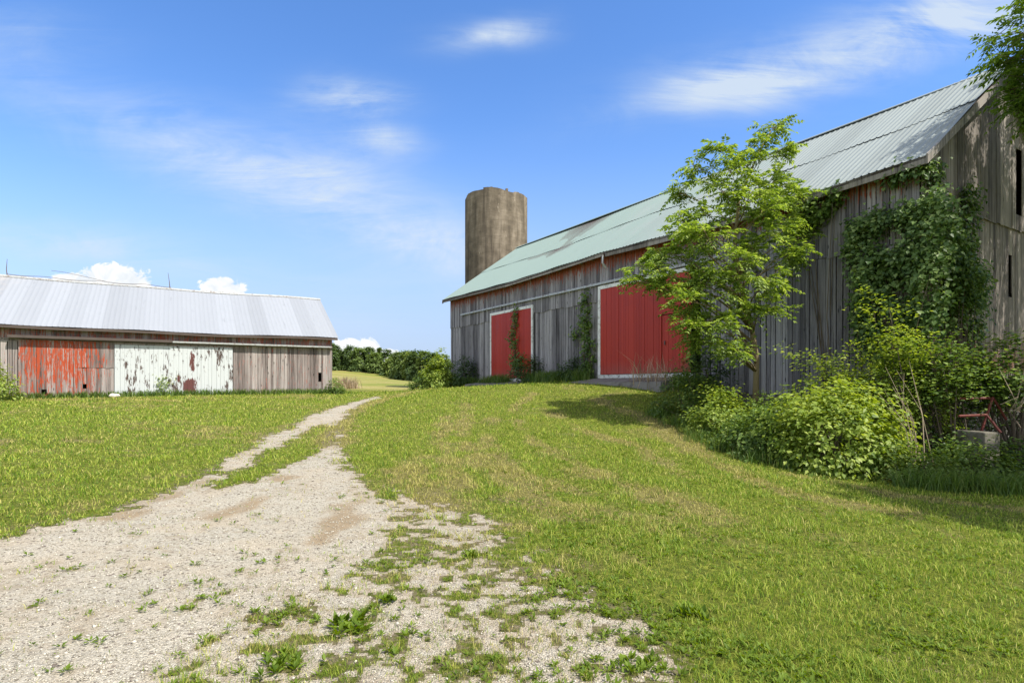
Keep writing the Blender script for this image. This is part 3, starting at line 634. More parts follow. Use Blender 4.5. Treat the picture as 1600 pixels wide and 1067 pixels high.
# ------------------------------------------------------------------ plants
def rv(n): v = R.normal(size=(n, 3)); return v/np.linalg.norm(v, axis=1, keepdims=True)
def clump_leaves(Cn, rad, per, L, up=.9, outc=None, flat_=.7):
    """leaves in loose clumps round the points Cn"""
    k = len(Cn); n = k*per
    off = R.normal(size=(n, 3))*np.array([1, 1, flat_])*np.repeat(rad, per)[:, None]*.5
    P = np.repeat(Cn, per, 0) + off
    oc = np.repeat(Cn, per, 0)*0 + (outc if outc is not None else Cn.mean(0)); o = P-oc; o /= np.linalg.norm(o, axis=1, keepdims=True)+1e-6
    N = o*.55 + np.array([0, 0, up]) + rv(n)*.55; D = np.cross(N, rv(n)) + o*.5 + np.array([0, 0, -.35])
    LL = L*R.uniform(.55, 1.25, n)
    return leaves(P, D, N, LL, LL*R.uniform(.55, .8, n))
def shrub(name, label, cat, base, r, h, nc, per, L, mat, group=None, z0=0.15, stems=7, top=None, rough=.25, crad=.3):
    base = np.array([base[0], base[1], float(gz(base[0], base[1]))]); rx, ry = r if hasattr(r, '__len__') else (r, r)
    S = thing(name, label, cat, base, 0, group)
    d = rv(nc); d[:, 2] = np.abs(d[:, 2])*1.0 - .25*R.random(nc); rad = R.uniform(.35, 1, nc)**.5
    lob = 1-rough+rough*2*fbm(np.arctan2(d[:, 1], d[:, 0])*1.3+5, d[:, 2]*2.2+3, int(h*100), 2)
    cn = d*rad[:, None]*lob[:, None]*np.array([rx, ry, h*(1-z0)]) ; cn[:, 2] = np.maximum(cn[:, 2]+z0*h, .03)
    if top is not None: cn = np.concatenate([cn, np.array(top, float)])
    cr = R.uniform(.6, 1.3, len(cn))*crad
    leafmesh('foliage', clump_leaves(cn, cr, per, L, outc=np.array([0, 0, h*.3])), mat, S)
    st = MB()
    for q in cn[R.permutation(len(cn))[:stems]]:
        b = R.normal(0, .08*rx, 2); m = q*.5+R.normal(0, .06*h, 3); st.tube([(b[0], b[1], -.05), (m[0], m[1], max(m[2], .05)), tuple(q)], [.012+.006*h, .008+.003*h, .004], 5)
    st.build('stems', M['bark'], S)
    return S
def fronds(P, D, L, pairs, ll, lw, droop=.5):
    n = len(P); D = D/np.linalg.norm(D, axis=1, keepdims=True); out = []
    S = np.cross(D, np.array([0, 0, 1.])); S /= np.linalg.norm(S, axis=1, keepdims=True)+1e-6; U = np.cross(S, D)
    for k in range(pairs):
        t = (k+.9)/(pairs+.3)
        c = P + D*(L*t)[:, None] + np.array([0, 0, -1.])*(L*droop*t*t)[:, None]
        for s in (1, -1) if k < pairs-1 else (1, -1, 0):
            d = D*(.55 if s else 1) + S*s*R.uniform(.8, 1.1, n)[:, None] + np.array([0, 0, -.35-droop*t*.5])+rv(n)*.18
            sz = ll*R.uniform(.75, 1.15, n)*(1-.35*abs(t-.55)); out.append(leaves(c, d, U+rv(n)*.35, sz, sz*lw))
    return np.concatenate(out)
def bough_tree(S, trunk, tr, tips, shoots, nfr, fl, ll, spread, leafm, barkm, pairs=5, lw=.34):
    """trunk: polyline (local); tips: bough ends (local)"""
    w = MB(); w.tube(trunk, tr, 8); tp = np.array(trunk, float); P = []; D = []
    ct = tp[:, :2].mean(0)
    for q in np.array(tips, float):
        dz = np.hypot(*(q[:2]-ct)); zt = q[2]-.35*dz-.4; zt = min(max(zt, tp[1, 2]*.8), tp[-1, 2]-.1)
        b = np.array([np.interp(zt, tp[:, 2], tp[:, i]) for i in range(3)]); rb = min(float(np.interp(zt, tp[:, 2], tr))*.45, .015+.014*max(dz, .3))
        m1 = b*.65+q*.35+np.array([0, 0, .08*dz])+R.normal(0, .06, 3); m2 = b*.3+q*.7+np.array([0, 0, .07*dz])+R.normal(0, .06, 3)
        w.tube([b, m1, m2, q], [rb, rb*.7, rb*.45, .008], 5)
        for k in range(shoots):
            s = m2*(1-(f := R.uniform(.1, 1)))+q*f; e = s + rv(1)[0]*np.array([1, 1, .6])*spread*R.uniform(.5, 1)+(q-b)/np.linalg.norm(q-b)*spread*.4
            w.tube([s, (s+e)/2+R.normal(0, .03, 3), e], [.009, .006, .004], 4)
            for j in range(nfr):
                g_ = R.uniform(.25, 1); P.append(s*(1-g_)+e*g_); d = rv(1)[0]*np.array([1, 1, .55])+(e-s)/spread*.8+np.array([0, 0, .25]); D.append(d)
    w.build('trunk', barkm, S, True)
    P = np.array(P); D = np.array(D); L = fl*R.uniform(.7, 1.2, len(P))
    leafmesh('crown', fronds(P, D, L, pairs, ll, lw), leafm, S)

# young tree before the barn wall
def young_tree():
    b = np.array([7.05, 16.55, 0.]); b[2] = gz(b[0], b[1])
    T = thing('young_tree', 'slender leafy young tree with feathery leaves standing against the barn wall', 'tree', b)
    T0 = lambda px, py, Y: at(px, py, Y)-b
    trunk = [(0,0,-.1), T0(1182,560,16.5), T0(1172,500,16.4), T0(1155,440,16.35), T0(1148,380,16.3), T0(1155,310,16.3), T0(1185,240,16.3), T0(1204,205,16.3)]
    tips = [(1208,200,16.3),(1185,235,16.5),(1212,240,16.1),(1170,255,16),(1122,232,16),(1082,258,16.2),(1105,285,16.6),(1145,275,15.8),(1235,285,16.3),(1200,290,15.9),(1060,300,16.4),(1095,325,15.5),(1150,330,16.8),(1190,335,15.6),(1235,345,16.2),(1248,372,16),
            (1062,345,16),(1120,365,15.3),(1180,385,15.6),(1225,400,15.8),(1000,415,15.9),(1022,398,16.3),(985,438,15.8),(1045,395,15.7),(1045,455,15.5),(1095,440,15.2),(1065,490,15.6),(1140,450,15),(1108,500,15.2),(1165,480,15.6),(1212,450,15.8),(1075,530,15.8),(1125,540,15.4),(1020,440,16.2),
            (1200,480,15.6),(1160,420,17.1),(1100,400,17),(1190,300,16.9),(1085,430,16.8),(1130,300,15.4),(1215,320,15.7),(1075,470,15.1),(1140,505,15),(1250,355,16.6),(1100,360,15),(1150,400,15),(1175,300,15.4),(1240,310,16),(1255,395,15.9),(1195,430,15.2),(1085,510,15.2),(1030,425,15.4),(1130,420,15.1),(1060,365,15.6),(1210,365,15.4),(1150,545,15.3)]
    bough_tree(T, trunk, [.10,.085,.08,.07,.055,.042,.025,.01], [T0(*q) for q in tips], 6, 7, .42, .145, .50, M['leaf_tree'], M['bark_pale'], 5, .42)
young_tree()
def overhang_tree():
    b = np.array([18.4, 12.4, 0.]); b[2] = gz(b[0], b[1])
    T = thing('overhanging_tree', 'big feathery tree reaching in over the barn gable peak', 'tree', b)
    tips = []
    while len(tips) < 140:
        d = rv(1)[0]*R.uniform(.45, 1)**.5
        q = np.array([d[0]*5.2, d[1]*5.2, 11.6+d[2]*5.0]); w = q+b
        px = 800+F*w[0]/w[1] if w[1] > 1 else 5000; py = HZ-F*(w[2]-CAMZ)/w[1] if w[1] > 1 else 0
        if px < 1640 and w[1] > 1: continue
        tips.append(q)
    for px, py, Y in ((1592,15,13.6),(1582,50,13.2),(1566,72,13.6),(1600,85,13.3),(1608,40,13.5),(1620,110,13.6),(1592,122,14.3),(1583,148,14),(1605,165,14),(1625,140,13.8),(1640,60,13.4),(1635,170,14.2),(1572,132,14.1),(1600,145,13.7),(1612,20,14),(1598,60,13.8),(1588,100,13.9),(1576,90,13.4),(1603,120,13.5),(1575,160,14.2),(1590,175,14.4),(1600,30,13.2),(1568,40,13.9),(1615,75,13.3)): tips.append(at(px, py, Y)-b)
    for k in range(110): tips.append(np.array([R.uniform(9.8, 14.0), R.uniform(3.9, 6.9), R.uniform(6.6, 8.6)])-b)
    trunk = [(0,0,-.2), (-.1,.1,3), (-.2,.15,6), (-.1,0,9), (.1,.1,12), (.1,0,15)]
    bough_tree(T, trunk, [.30,.24,.2,.15,.08,.03], tips, 6, 6, .5, .17, .75, M['leaf_over'], M['bark'], 5, .36)
overhang_tree()

# ------------------------------------------------------------------ climbers
def climber(name, label, area, n, L, mat, tf, group=None, depth=.35, stems=6, root=(0,0), thr=(.36,.46)):
    """area: list of (u, z, ru, rz, thickness) blobs on a wall"""
    base = tf(root[0], .15, 0); base[2] = gz(base[0], base[1])
    S = thing(name, label, 'climbing plant', base); V = []
    tot = sum(a[2]*a[3] for a in area); w = MB()
    for (u, z, ru, rz, tk) in area:
        k = max(int(n*ru*rz/tot/14), 3); a = R.uniform(0, 6.283, k); rr = np.sqrt(R.random(k))
        uu = u+np.cos(a)*rr*ru; zz = z+np.sin(a)*rr*rz; ok = fbm(uu*2.1+3, zz*1.7, 57, 3) > R.uniform(thr[0], thr[1], k); uu, zz, rr = uu[ok], zz[ok], rr[ok]; k = len(uu)
        if k == 0: continue
        dd = .05+1.5*tk*(.25+1.1*np.clip(fbm(uu*1.6+8, zz*1.6, 77, 2)-.25, 0, 1))*R.random(k)**.6*(1-.5*rr**2)
        cn = np.array([tf(p, q, s) for p, q, s in zip(uu, dd, zz)])-base
        nrm = tf(0, 1, 0)-tf(0, 0, 0); per = 14
        P = np.repeat(cn, per, 0)+R.normal(size=(k*per, 3))*.11; N = nrm*.7+np.array([0, 0, .8])+rv(k*per)*.5; D = np.cross(N, rv(k*per))+np.array([0, 0, -.6])+nrm*.3
        LL = L*R.uniform(.6, 1.25, k*per); V.append(leaves(P, D, N, LL, LL*R.uniform(.65, .9, k*per)))
        for q in range(stems):
            i = R.integers(k); e = cn[i]; s = np.array(tf(root[0]+R.normal(0, .15), .06, 0))-base; s[2] = 0
            m = (s+e)/2+R.normal(0, .12, 3); w.tube([s, s*.7+m*.3, m, e], [.022, .018, .014, .005], 5)
    leafmesh('foliage', np.concatenate(V), mat, S); w.build('stems', M['bark'], S)
    return S
fW = lambda u, d, z: barnW(u, d, z); gW = lambda u, d, z: barnW(-d, -u, z)
climber('creeper', 'dense leafy creeper smothering the near corner of the big barn', [(.6,6.35,.8,.85,.7),(.7,5.2,.9,1.0,.8),(.5,4.0,1.0,1.1,.8),(.6,2.9,1.0,.9,.8),(1.45,5.7,.25,.4,.35),(1.0,3.6,.5,.9,.5),(.1,6.9,.3,.35,.35),
    (-.4,5.3,.4,1.1,.6),(-.3,3.8,.4,1.2,.7)], 12500, .125, M['leaf_ivy'], fW, stems=3, root=(.8,0))
climber('creeper', 'darker creeper with a pointed top climbing the barn gable boards', [(1.2,4.9,.9,1.0,.6),(1.6,3.9,.95,1.1,.6),(2.2,4.6,.7,.9,.4),(2.35,5.8,.35,.8,.3),(2.45,6.5,.30,.55,.3),(2.6,3.4,.6,.8,.4),(.5,5.8,.5,.9,.4),(.3,6.9,.35,.45,.25)], 8500, .125, M['leaf_ivy'], gW, stems=3, root=(1.6,0), thr=(.22,.42))
climber('creeper', 'small yellow-green creeper spray hanging from the barn eave', [(2.6,6.55,.5,.4,.6),(2.1,6.75,.4,.3,.6),(2.9,6.2,.25,.35,.3)], 750, .15, M['leaf_mid'], fW, stems=2, root=(2.3,0), thr=(0,.35))
climber('creeper', 'climbing vine just left of the large red door', [(12.75,5.3,.35,.35,.25),(12.85,4.75,.25,.4,.25),(12.55,4.2,.4,.45,.35),(12.5,3.4,.35,.6,.3),(13.4,4.0,.4,.22,.3),(12.6,2.7,.45,.4,.3)], 900, .15, M['leaf_mid'], fW, stems=2, root=(12.6,0), thr=(0,.35))
climber('creeper', 'vine climbing up the middle of the smaller red door', [(18.45,5.5,.22,.35,.25),(18.5,4.9,.2,.4,.2),(18.5,4.2,.4,.4,.3),(18.4,3.5,.25,.5,.3),(18.2,2.9,.55,.4,.35)], 700, .15, M['leaf_mid'], fW, stems=2, root=(18.3,0), thr=(0,.35))

# ------------------------------------------------------------------ shrubs along the barn
def sh(label, px, Y, r, h, nc, per, L, m, name='shrub', **k):
    return shrub(name, label, k.pop('cat', 'shrub'), ((px-800)/F*Y, Y), r, h, nc, per, L, M[m], k.pop('group', None), **k)
sh('rounded bright shrub at the right edge of the large red door', 1075, 16.9, (.95,.85), 1.75, 120, 40, .085, 'leaf_mid', z0=.05)
sh('low spreading shrub right of the rounded bright one, under the young tree', 1128, 15.0, (.95,.85), 1.4, 100, 36, .09, 'leaf_bright', z0=.05)
sh('small leafy shrub at the foot of the young tree', 1195, 14.6, (.95,.9), 1.5, 95, 36, .09, 'leaf_mid', z0=.05)
sh('dark slim shrub behind the rounded one, against the barn wall', 1105, 18.6, (.8,.5), 2.4, 70, 26, .10, 'leaf_dark')
sh('low bramble bush nearest the mown lawn edge, left of the biggest bramble', 1185, 13.3, (1.0,.8), 1.2, 95, 36, .10, 'leaf_mid', z0=.03)
sh('biggest yellow-green bramble bush arching over the lawn edge', 1300, 12.4, (1.45,1.15), 2.15, 180, 40, .115, 'leaf_bright', z0=.12, stems=16, rough=.4)
sh('tall leafy shrub behind the biggest yellow-green bramble', 1320, 14.2, (1.4,1.0), 2.95, 150, 36, .10, 'leaf_bright', z0=.25, stems=12, rough=.45, top=[(-1.3,0,2.5),(-1.5,.1,2.65)])
sh('upright bush with pale shoots in front of the corner creeper', 1402, 13.4, (.95,.85), 3.6, 150, 32, .10, 'leaf_bright', z0=.3, stems=12, rough=.45, top=[(-.5,0,3.9),(-.7,.1,4.15),(-.35,.2,3.6),(-.2,0,3.75),(-.85,0,3.7),(-.6,0,3.4)])
sh('overhanging shrub screening the barn foundation at right', 1490, 13.0, (1.1,.8), 3.2, 130, 32, .11, 'leaf_mid', z0=.55, stems=30)
sh('wide shrub at the right edge with leaves high on bare dark stems', 1590, 12.8, (1.2,.8), 3.35, 140, 32, .11, 'leaf_mid', z0=.55, stems=36)
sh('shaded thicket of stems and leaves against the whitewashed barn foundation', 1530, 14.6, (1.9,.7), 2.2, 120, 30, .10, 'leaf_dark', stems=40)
sh('leafy weeds at the foot of the bare dead branches', 1420, 11.4, (.85,.6), .95, 80, 32, .085, 'leaf_mid', z0=.03)
sh('low dark shrub behind the concrete block', 1480, 12.6, (.8,.5), 1.1, 60, 30, .10, 'leaf_dark', z0=.05)
sh('low leafy growth hiding the foot of the concrete block', 1530, 11.5, (1.0,.4), 1.0, 95, 32, .085, 'leaf_mid', z0=.03)
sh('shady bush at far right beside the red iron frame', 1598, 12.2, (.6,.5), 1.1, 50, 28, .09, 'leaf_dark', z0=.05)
# around the doors and the far corner
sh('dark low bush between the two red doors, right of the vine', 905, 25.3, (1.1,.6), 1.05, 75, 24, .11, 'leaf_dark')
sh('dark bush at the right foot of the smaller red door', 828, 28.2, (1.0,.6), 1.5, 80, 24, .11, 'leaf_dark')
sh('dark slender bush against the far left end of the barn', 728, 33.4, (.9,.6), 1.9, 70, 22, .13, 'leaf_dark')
sh('sunlit pale bush just beyond the far corner of the barn', 686, 34.4, (1.05,.9), 2.2, 120, 30, .15, 'leaf_bright', z0=.05)
sh('low dark bush spreading left of the barn far corner', 664, 35.2, (1.2,.7), .9, 60, 24, .14, 'leaf_mid')
# by the shed
sh('bright green bush at the left end of the shed', -8, 23.6, (.95,.7), 1.75, 80, 24, .12, 'leaf_bright')
sh('small green shrub at the right corner of the shed', 524, 31.2, (.42,.4), .85, 40, 24, .10, 'leaf_mid')
sh('leafy weed growing up against the peeling white door', 253, 27.6, (.22,.2), 1.25, 26, 18, .10, 'leaf_bright', name='weed_plant', cat='weed')
def tufts(name, label, spots, L, n, mat, cat='grass', group=None, lean=.55, seed=False):
    x, y = [], []
    for (cx, cy, rx, ry) in spots:
        k = int(n*rx*ry*4); x.append(cx+R.normal(0, rx*.5, k)); y.append(cy+R.normal(0, ry*.5, k))
    x = np.concatenate(x); y = np.concatenate(y); m = len(x); r = np.hypot(x, y)
    o = blades(x, y, L*R.uniform(.4, 1.15, m), np.maximum(.007, .0011*r), lean, M[mat], name, np.zeros(m))
    return tag(o, label, cat, group, 'stuff')
def onwall(tf, us, d, rx=.35, ry=.25): return [(*tf(u, d, 0)[:2], rx, ry) for u in us]
tufts('tall_grass', 'long shaded grass along the foot of the thicket at right', [(*hit(px, py), .5, .35) for px, py in ((1450,765),(1500,768),(1550,772),(1600,772),(1480,745),(1560,745),(1640,775),(1420,748),(1600,742),(1390,745))], .46, 620, 'tallgrass', lean=.8)
tufts('tall_grass', 'long bright grass skirting the shrubs beside the lawn', [(*hit(px, py), .4, .3) for px, py in ((1030,650),(1060,665),(1095,690),(1130,705),(1180,722),(1230,732),(1280,738),(1340,742),(1110,680),(1160,700))], .36, 420, 'tallgrass')
tufts('tall_grass', 'long grass growing along the base of the shed', onwall(shedW, np.arange(-.4, 16, .55), .28, .4, .2), .32, 420, 'tallgrass')
tufts('tall_grass', 'long dark grass along the foot of the barn between the doors', onwall(fW, np.r_[np.arange(12.4, 16.8, .5), np.arange(19.0, 21, .6), np.arange(22.5, 27, .6), np.arange(6.0, 7.6, .4)], .5, .4, .35), .55, 420, 'tallgrass')
tufts('dry_weeds', 'dry brown seeding weeds beyond the shed corner', [(*hit(px, 607), .7, .5) for px in (535,545)], .95, 160, 'drystalk', 'weeds')
tufts('dry_weeds', 'pale seeding grass stalks in front of the large red door', [(*fW(u, 1.1, 0)[:2], .4, .3) for u in (7.4,7.9,8.5)], 1.25, 60, 'drystalk', 'weeds')
# weed clumps standing out in the gravel and lawn
def weed(label, px, py, r, n, L):
    x, y = hit(px, py); z = float(gz(x, y)); S = thing('weed_clump', label, 'weed', (x, y, z), 0, 'leafy weed clumps in the ground')
    k = n; V = rosettes(x+R.normal(0, r*.5, k), y+R.normal(0, r*.5, k), 8, np.full(k, L), (.3,1.25)); leafmesh('leaves', V-np.array([x, y, z]), M['weed'], S)
weed('largest dark leafy weed clump alone in the gravel', 550, 985, .10, 10, .10)
weed('leafy weed clump at the bottom edge of the gravel, left of the largest clump', 445, 1050, .13, 16, .06)
weed('bright weed clump at the bottom edge where gravel meets lawn', 1005, 1050, .14, 24, .055)
weed('broadleaf weed clump in the lawn, just right of the bare soil', 1085, 965, .10, 16, .07)
weed('small weed tuft in the gravel, above the largest clump', 610, 940, .05, 7, .06)
weed('small weed tuft where the drive meets the patchy turf', 730, 870, .07, 9, .06)

# ------------------------------------------------------------------ odds and ends
def stone_obj(name, label, cat, p, s, mat):
    bm = 6; V = rv(60)*np.array(s); import bmesh
    m = bmesh.new()
    for q in V: m.verts.new(q)
    bmesh.ops.convex_hull(m, input=m.verts); bmesh.ops.delete(m, geom=[v for v in m.verts if not v.link_faces], context='VERTS')
    me = bpy.data.meshes.new(name); m.to_mesh(me); m.free(); me.materials.append(mat); o = link(bpy.data.objects.new(name, me)); o.location = [float(c) for c in p]; tag(o, label, cat)
p = shedW(9.9, .55, 0); stone_obj('stone', 'pale stone lying before the shed where the red and white doors meet', 'stone', (p[0], p[1], gz(p[0], p[1])+.07), (.25,.16,.12), M['stone'])
def block():
    c = at(1528, 690, 12.4); z0 = float(gz(c[0], c[1])); zt = at(0, 673, 12.4)[2]
    B = MB(); w = .28; B.hexa([(-w*1.08,-w*1.05,-.3),(w*1.08,-w,-.3),(w*1.05,w,-.3),(-w*1.05,w,-.3),(-w,-w,zt-z0),(w*.97,-w,zt-z0-.02),(w,w,zt-z0),(-w*.98,w,zt-z0+.015)])
    o = B.build('concrete_block', M['block'], None); o.location = (c[0], c[1], z0); o.rotation_euler = (0, 0, .4)
    bv = o.modifiers.new('bevel', 'BEVEL'); bv.width = .03; bv.segments = 2
    tag(o, 'square weathered concrete block among the undergrowth at right', 'block')
    A = thing('iron_frame', 'rusty red iron frame standing on the concrete block', 'iron frame', at(1540, 672, 12.4))
    b = at(1540, 672, 12.4); q = lambda px, py, d=12.4: tuple(at(px, py, d)-b)
    for pts in ([q(1500,623),q(1546,622)], [q(1498,650,12.2),q(1541,648)], [q(1534,673),q(1551,621)], [q(1551,621),q(1572,655,12.5)], [q(1541,647),q(1564,676,12.2)]):
        m = MB(); m.tube(pts, .028, 6); m.build('bar', M['red_iron'], A)
block()
def twigs():
    b = at(1425, 720, 12.0); b[2] = gz(b[0], b[1]); S = thing('dead_branches', 'bare pale dead branches leaning out of the bramble', 'branches', b); m = MB()
    for k in range(16):
        e = at(R.uniform(1370, 1425), R.uniform(560, 690), R.uniform(11.5, 12.3))-b; s = np.array([R.normal(.1, .25), R.normal(0, .2), 0.05]); mid = (s+e)/2+np.array([.1, 0, R.uniform(.1, .3)])
        m.tube([s, mid, e], [.010, .007, .003], 4)
    m.build('twigs', M['twig'], S)
    b = at(1585, 640, 12.2); S = thing('dead_branches', 'tangle of dry brown twigs at the right edge above the iron frame', 'branches', b); m = MB()
    for k in range(10):
        s = R.normal(0, .05, 3); e = at(R.uniform(1545, 1610), R.uniform(555, 650), 12.2)-b; m.tube([s, (s+e)/2+R.normal(0, .12, 3), e], [.008, .007, .003], 4)
    m.build('twigs', M['twig'], S)
twigs()

# ------------------------------------------------------------------ far treeline
def far_tree(label, px, Y, top, w, m, conic=False):
    x = (px-800)/F*Y; z = float(gz(x, Y)); h = CAMZ+(HZ-top)/F*Y-z
    S = thing('treeline_tree', label, 'tree', (x, Y, z), 0, 'trees in the line beyond the field')
    nc = 120; d = rv(nc); d[:, 2] = d[:, 2]*.5+.5; rad = R.uniform(.4, 1, nc)**.45
    prof = np.sqrt(np.clip(1-(2*d[:, 2]-.9)**2*.75, .08, 1)) if not conic else 1.1-d[:, 2]
    lob = .75+.5*fbm(d[:, 0]*3+px, d[:, 2]*4, 3, 2)
    a = np.arctan2(d[:, 1], d[:, 0]); cn = np.stack([np.cos(a)*rad*prof*lob*w, np.sin(a)*rad*prof*lob*w, h*(.04+.93*d[:, 2])], 1)
    leafmesh('crown', clump_leaves(cn, R.uniform(.8, 1.4, nc)*w*.25, 34, .62, outc=np.array([0, 0, h*.4])), M[m], S)
    t = MB(); t.tube([(0,0,-.3), (.1,0,h*.4), (0,.1,h*.85)], [.25,.18,.05], 6)
    for k in range(5): t.tube([(0.05,0,h*(.3+.08*k)), tuple(cn[k]*.8)], [.09,.03], 4)
    t.build('trunk', M['bark'], S)
far_tree('tall dark tree half hidden by the shed roof corner', 512, 195, 536, 3.6, 'far_dark')
far_tree('dark tree beside the shed corner, first clear of it', 524, 200, 540, 2.6, 'far_dark')
far_tree('small gap tree right of the dark shed-corner tree', 535, 205, 549, 2.4, 'far_mid')
far_tree('broad domed dark tree, widest crown in the left half of the treeline', 549, 200, 541, 3.6, 'far_dark')
far_tree('mid green tree right of the broad dome', 562, 196, 545, 3.0, 'far_mid')
far_tree('narrow tree with a knob top in the middle of the treeline', 576, 198, 542.5, 2.6, 'far_dark')
far_tree('low mid green tree between two taller middle trees', 585, 192, 551, 2.6, 'far_mid')
far_tree('thin hazy topped tree rising behind its neighbours', 593, 205, 543, 1.7, 'far_mid', True)
far_tree('dark round tree left of the dip in the treeline', 603, 195, 546, 2.4, 'far_dark')
far_tree('yellow-green short tree in the dip of the treeline', 612, 186, 558, 2.2, 'far_light')
far_tree('bushy tree just right of the dip', 622, 178, 551, 2.6, 'far_mid')
far_tree('upright tree with two tops right of the dip', 632, 172, 547.5, 2.3, 'far_mid')
far_tree('pale green tree in the right half of the treeline', 642, 168, 550, 2.2, 'far_light')
far_tree('dark broad tree behind the open end of the field', 652, 165, 548, 2.9, 'far_dark')
far_tree('mid green tree near the barn end of the treeline', 665, 162, 549, 2.6, 'far_mid')
far_tree('dark tree above the pale bush by the barn', 678, 160, 551, 2.6, 'far_dark')
far_tree('last treeline tree touching the barn corner', 692, 158, 553, 2.8, 'far_mid')
for k, (px, Y, w) in enumerate(((556,193,1.6),(600,186,1.6),(628,171,1.7),(658,160,1.7),(672,157,1.7),(540,197,1.6))):
    x = (px-800)/F*Y
    shrub('hedge_bush', ['low bush under the broad domed tree', 'low bush under the dip trees', 'dark low bush where the field edge dips', 'dark low bush along the field edge near the barn', 'low bush closest to the barn on the field edge', 'low bush beside the shed corner trees'][k], 'bush', (x, Y), (w*1.4, w), 3.0, 50, 18, .5, M['far_dark'], 'low bushes under the treeline', crad=.7, z0=.05)

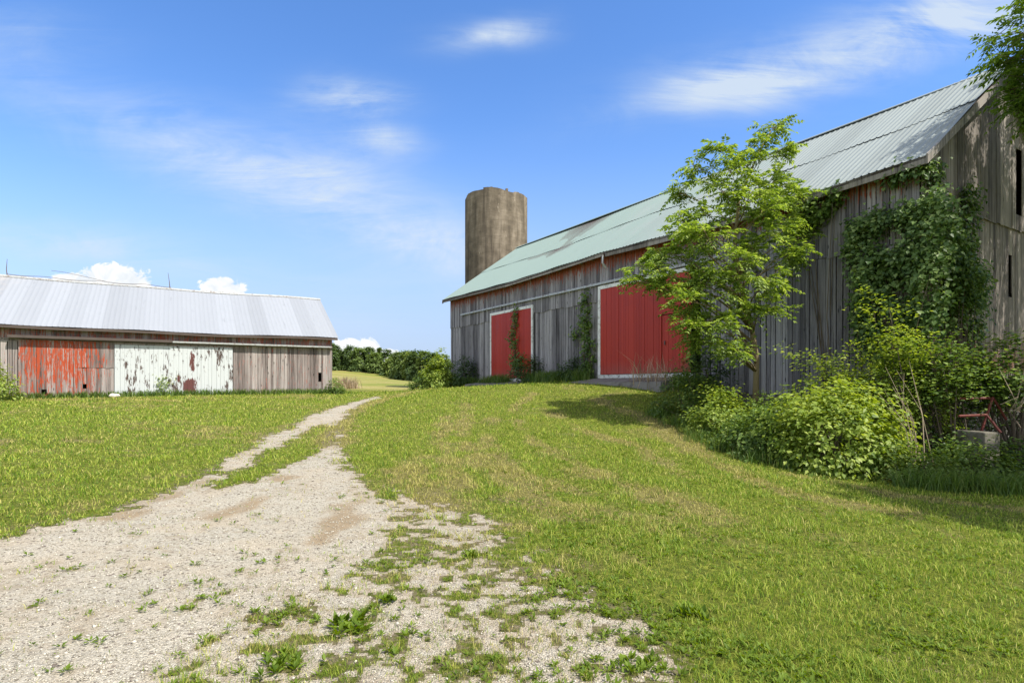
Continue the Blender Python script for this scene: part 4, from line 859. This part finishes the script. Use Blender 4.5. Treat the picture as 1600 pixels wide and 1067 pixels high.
# ------------------------------------------------------------------ sky, sun, camera
SUN_AZ, SUN_EL = math.radians(51), math.radians(56)      # azimuth measured from the camera's back towards its right
sd = Vector((math.cos(SUN_EL)*math.sin(SUN_AZ), -math.cos(SUN_EL)*math.cos(SUN_AZ), math.sin(SUN_EL)))
L = bpy.data.lights.new('sun', 'SUN'); L.energy = 3.9; L.angle = math.radians(.53); L.color = (1, .945, .85)
lo = link(bpy.data.objects.new('sun', L)); lo.rotation_euler = sd.to_track_quat('Z', 'Y').to_euler()
def build_world():
    g = G('World', True); scn.world = g.m
    sk = g.n('ShaderNodeTexSky', sky_type='NISHITA', sun_disc=False, sun_elevation=SUN_EL, sun_rotation=math.atan2(sd.x, sd.y), altitude=200, air_density=1.0, dust_density=.4, ozone_density=2.2).outputs[0]
    d = g.n('ShaderNodeTexCoord').outputs['Generated']; X = g.xyz(d)
    yy = g.math('MAXIMUM', X[1], .05); u = g.math('DIVIDE', X[0], yy); v = g.math('DIVIDE', X[2], yy)
    uv = g.n('ShaderNodeCombineXYZ', {0: u, 1: v, 2: 0.}).outputs[0]
    w = g.noise(g.map(uv, (1.6,4.5,1)), 1, 3); wu = g.math('ADD', u, g.math('MULTIPLY', g.math('SUBTRACT', w, .5), .22)); 
    w2 = g.noise(g.map(uv, (2.2,3,1), (7,3,0)), 1, 3); wv = g.math('ADD', v, g.math('MULTIPLY', g.math('SUBTRACT', w2, .5), .12))
    fib = g.noise(g.map(uv, (2.6,17,1), (1,1,0)), 1, 7, .66, 1.4); soft = g.noise(g.map(uv, (3.5,7,1), (4,2,0)), 1, 7, .64, 1.0)
    def ell(px, py, rx, ry, ang, pw=1.):
        cu, cv = (px-800)/F, (HZ-py)/F; a = math.radians(ang); du = g.math('SUBTRACT', wu, cu); dv = g.math('SUBTRACT', wv, cv)
        p_ = g.math('ADD', g.math('MULTIPLY', du, math.cos(a)*F/rx), g.math('MULTIPLY', dv, math.sin(a)*F/rx)); q_ = g.math('ADD', g.math('MULTIPLY', du, -math.sin(a)*F/ry), g.math('MULTIPLY', dv, math.cos(a)*F/ry))
        e = g.math('ADD', g.math('MULTIPLY', p_, p_), g.math('MULTIPLY', q_, q_)); return g.math('MULTIPLY', g.math('EXPONENT', g.math('MULTIPLY', e, -1.)), pw)
    tot = None
    for a in ((765,55,75,22,2,.85),(535,155,75,30,0,.8),(600,225,60,26,-8,.65),(1230,105,230,40,12,.55),(1130,150,110,30,8,.75),(1420,60,200,55,15,.45),(1520,25,140,60,0,.5),(300,230,330,60,-18,.34),(520,320,260,60,-22,.50),(690,405,130,45,-18,.5),(90,390,220,28,-6,.5),(300,425,180,20,-6,.35),(40,60,120,40,0,.25),(420,300,180,60,-15,.2),(560,490,120,40,0,.25)):
        e = ell(*a); tot = e if tot is None else g.math('ADD', tot, e)
    cir = g.math('MULTIPLY', tot, g.math('ADD', g.mr(fib, .3, .75, 0, .75), g.mr(soft, .28, .72, 0, .95)), clamp=True)
    # heaped clouds low on the horizon
    cb = None
    puff = g.noise(g.map(uv, (34,40,1), (2,5,0)), 1, 7, .62, .5)
    for a in ((190,445,62,26,0,1),(215,452,55,22,0,1),(140,452,50,14,0,1),(362,455,30,16,0,1),(378,462,30,14,0,1),(560,545,42,24,0,1),(600,560,45,18,0,1),(530,560,40,22,0,1),(650,572,40,10,0,.8),(20,470,90,14,0,.8),(760,575,90,10,0,.5)):
        e = ell(*a); cb = e if cb is None else g.math('MAXIMUM', cb, e)
    cum = g.mr(g.math('ADD', cb, g.math('MULTIPLY', g.math('SUBTRACT', puff, .5), 1.3)), .44, .62)
    hz = g.mr(v, -.02, .48, .95, 0.)
    # colour of the clear sky (deep summer blue) and of the clouds
    sk = g.n('ShaderNodeHueSaturation', {'Color': sk, 'Hue': .5, 'Saturation': 1.25, 'Value': .92}).outputs[0]
    sk = g.mix(1., sk, (1.08,.94,1.01), 'MULTIPLY')
    c = g.mix(hz, sk, (1.55,2.05,2.95))
    c = g.mix(g.math('MULTIPLY', cir, .85), c, (2.55,2.9,3.25))
    c = g.mix(g.math('MULTIPLY', cum, g.mr(X[1], .05, .2)), c, g.mix(g.mr(puff, .3, .7), (3.0,3.2,3.4), (4.0,4.0,3.95)))
    # made-up bright veil, out of view overhead and behind, brightens and whitens the shade
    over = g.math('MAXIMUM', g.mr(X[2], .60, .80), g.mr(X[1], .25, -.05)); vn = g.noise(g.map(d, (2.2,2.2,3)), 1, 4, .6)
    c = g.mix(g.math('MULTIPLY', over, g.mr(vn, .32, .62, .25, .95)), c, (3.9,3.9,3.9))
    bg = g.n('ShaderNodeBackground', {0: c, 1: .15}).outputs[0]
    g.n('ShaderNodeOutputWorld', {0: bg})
build_world()
cam = bpy.data.cameras.new('camera'); cam.sensor_width = 36; cam.lens = 36*F/1600; cam.shift_y = (HZ-533.5)/1600; cam.clip_start = .05; cam.clip_end = 6000
co = link(bpy.data.objects.new('camera', cam)); co.location = (0,0,CAMZ); co.rotation_euler = (math.pi/2, 0, 0); scn.camera = co
scn.render.engine = 'CYCLES'; scn.cycles.max_bounces = 8; scn.cycles.diffuse_bounces = 4; scn.cycles.use_denoising = True
scn.view_settings.view_transform = 'Standard'; scn.view_settings.look = 'None'; scn.view_settings.exposure = .92; scn.view_settings.gamma = 1
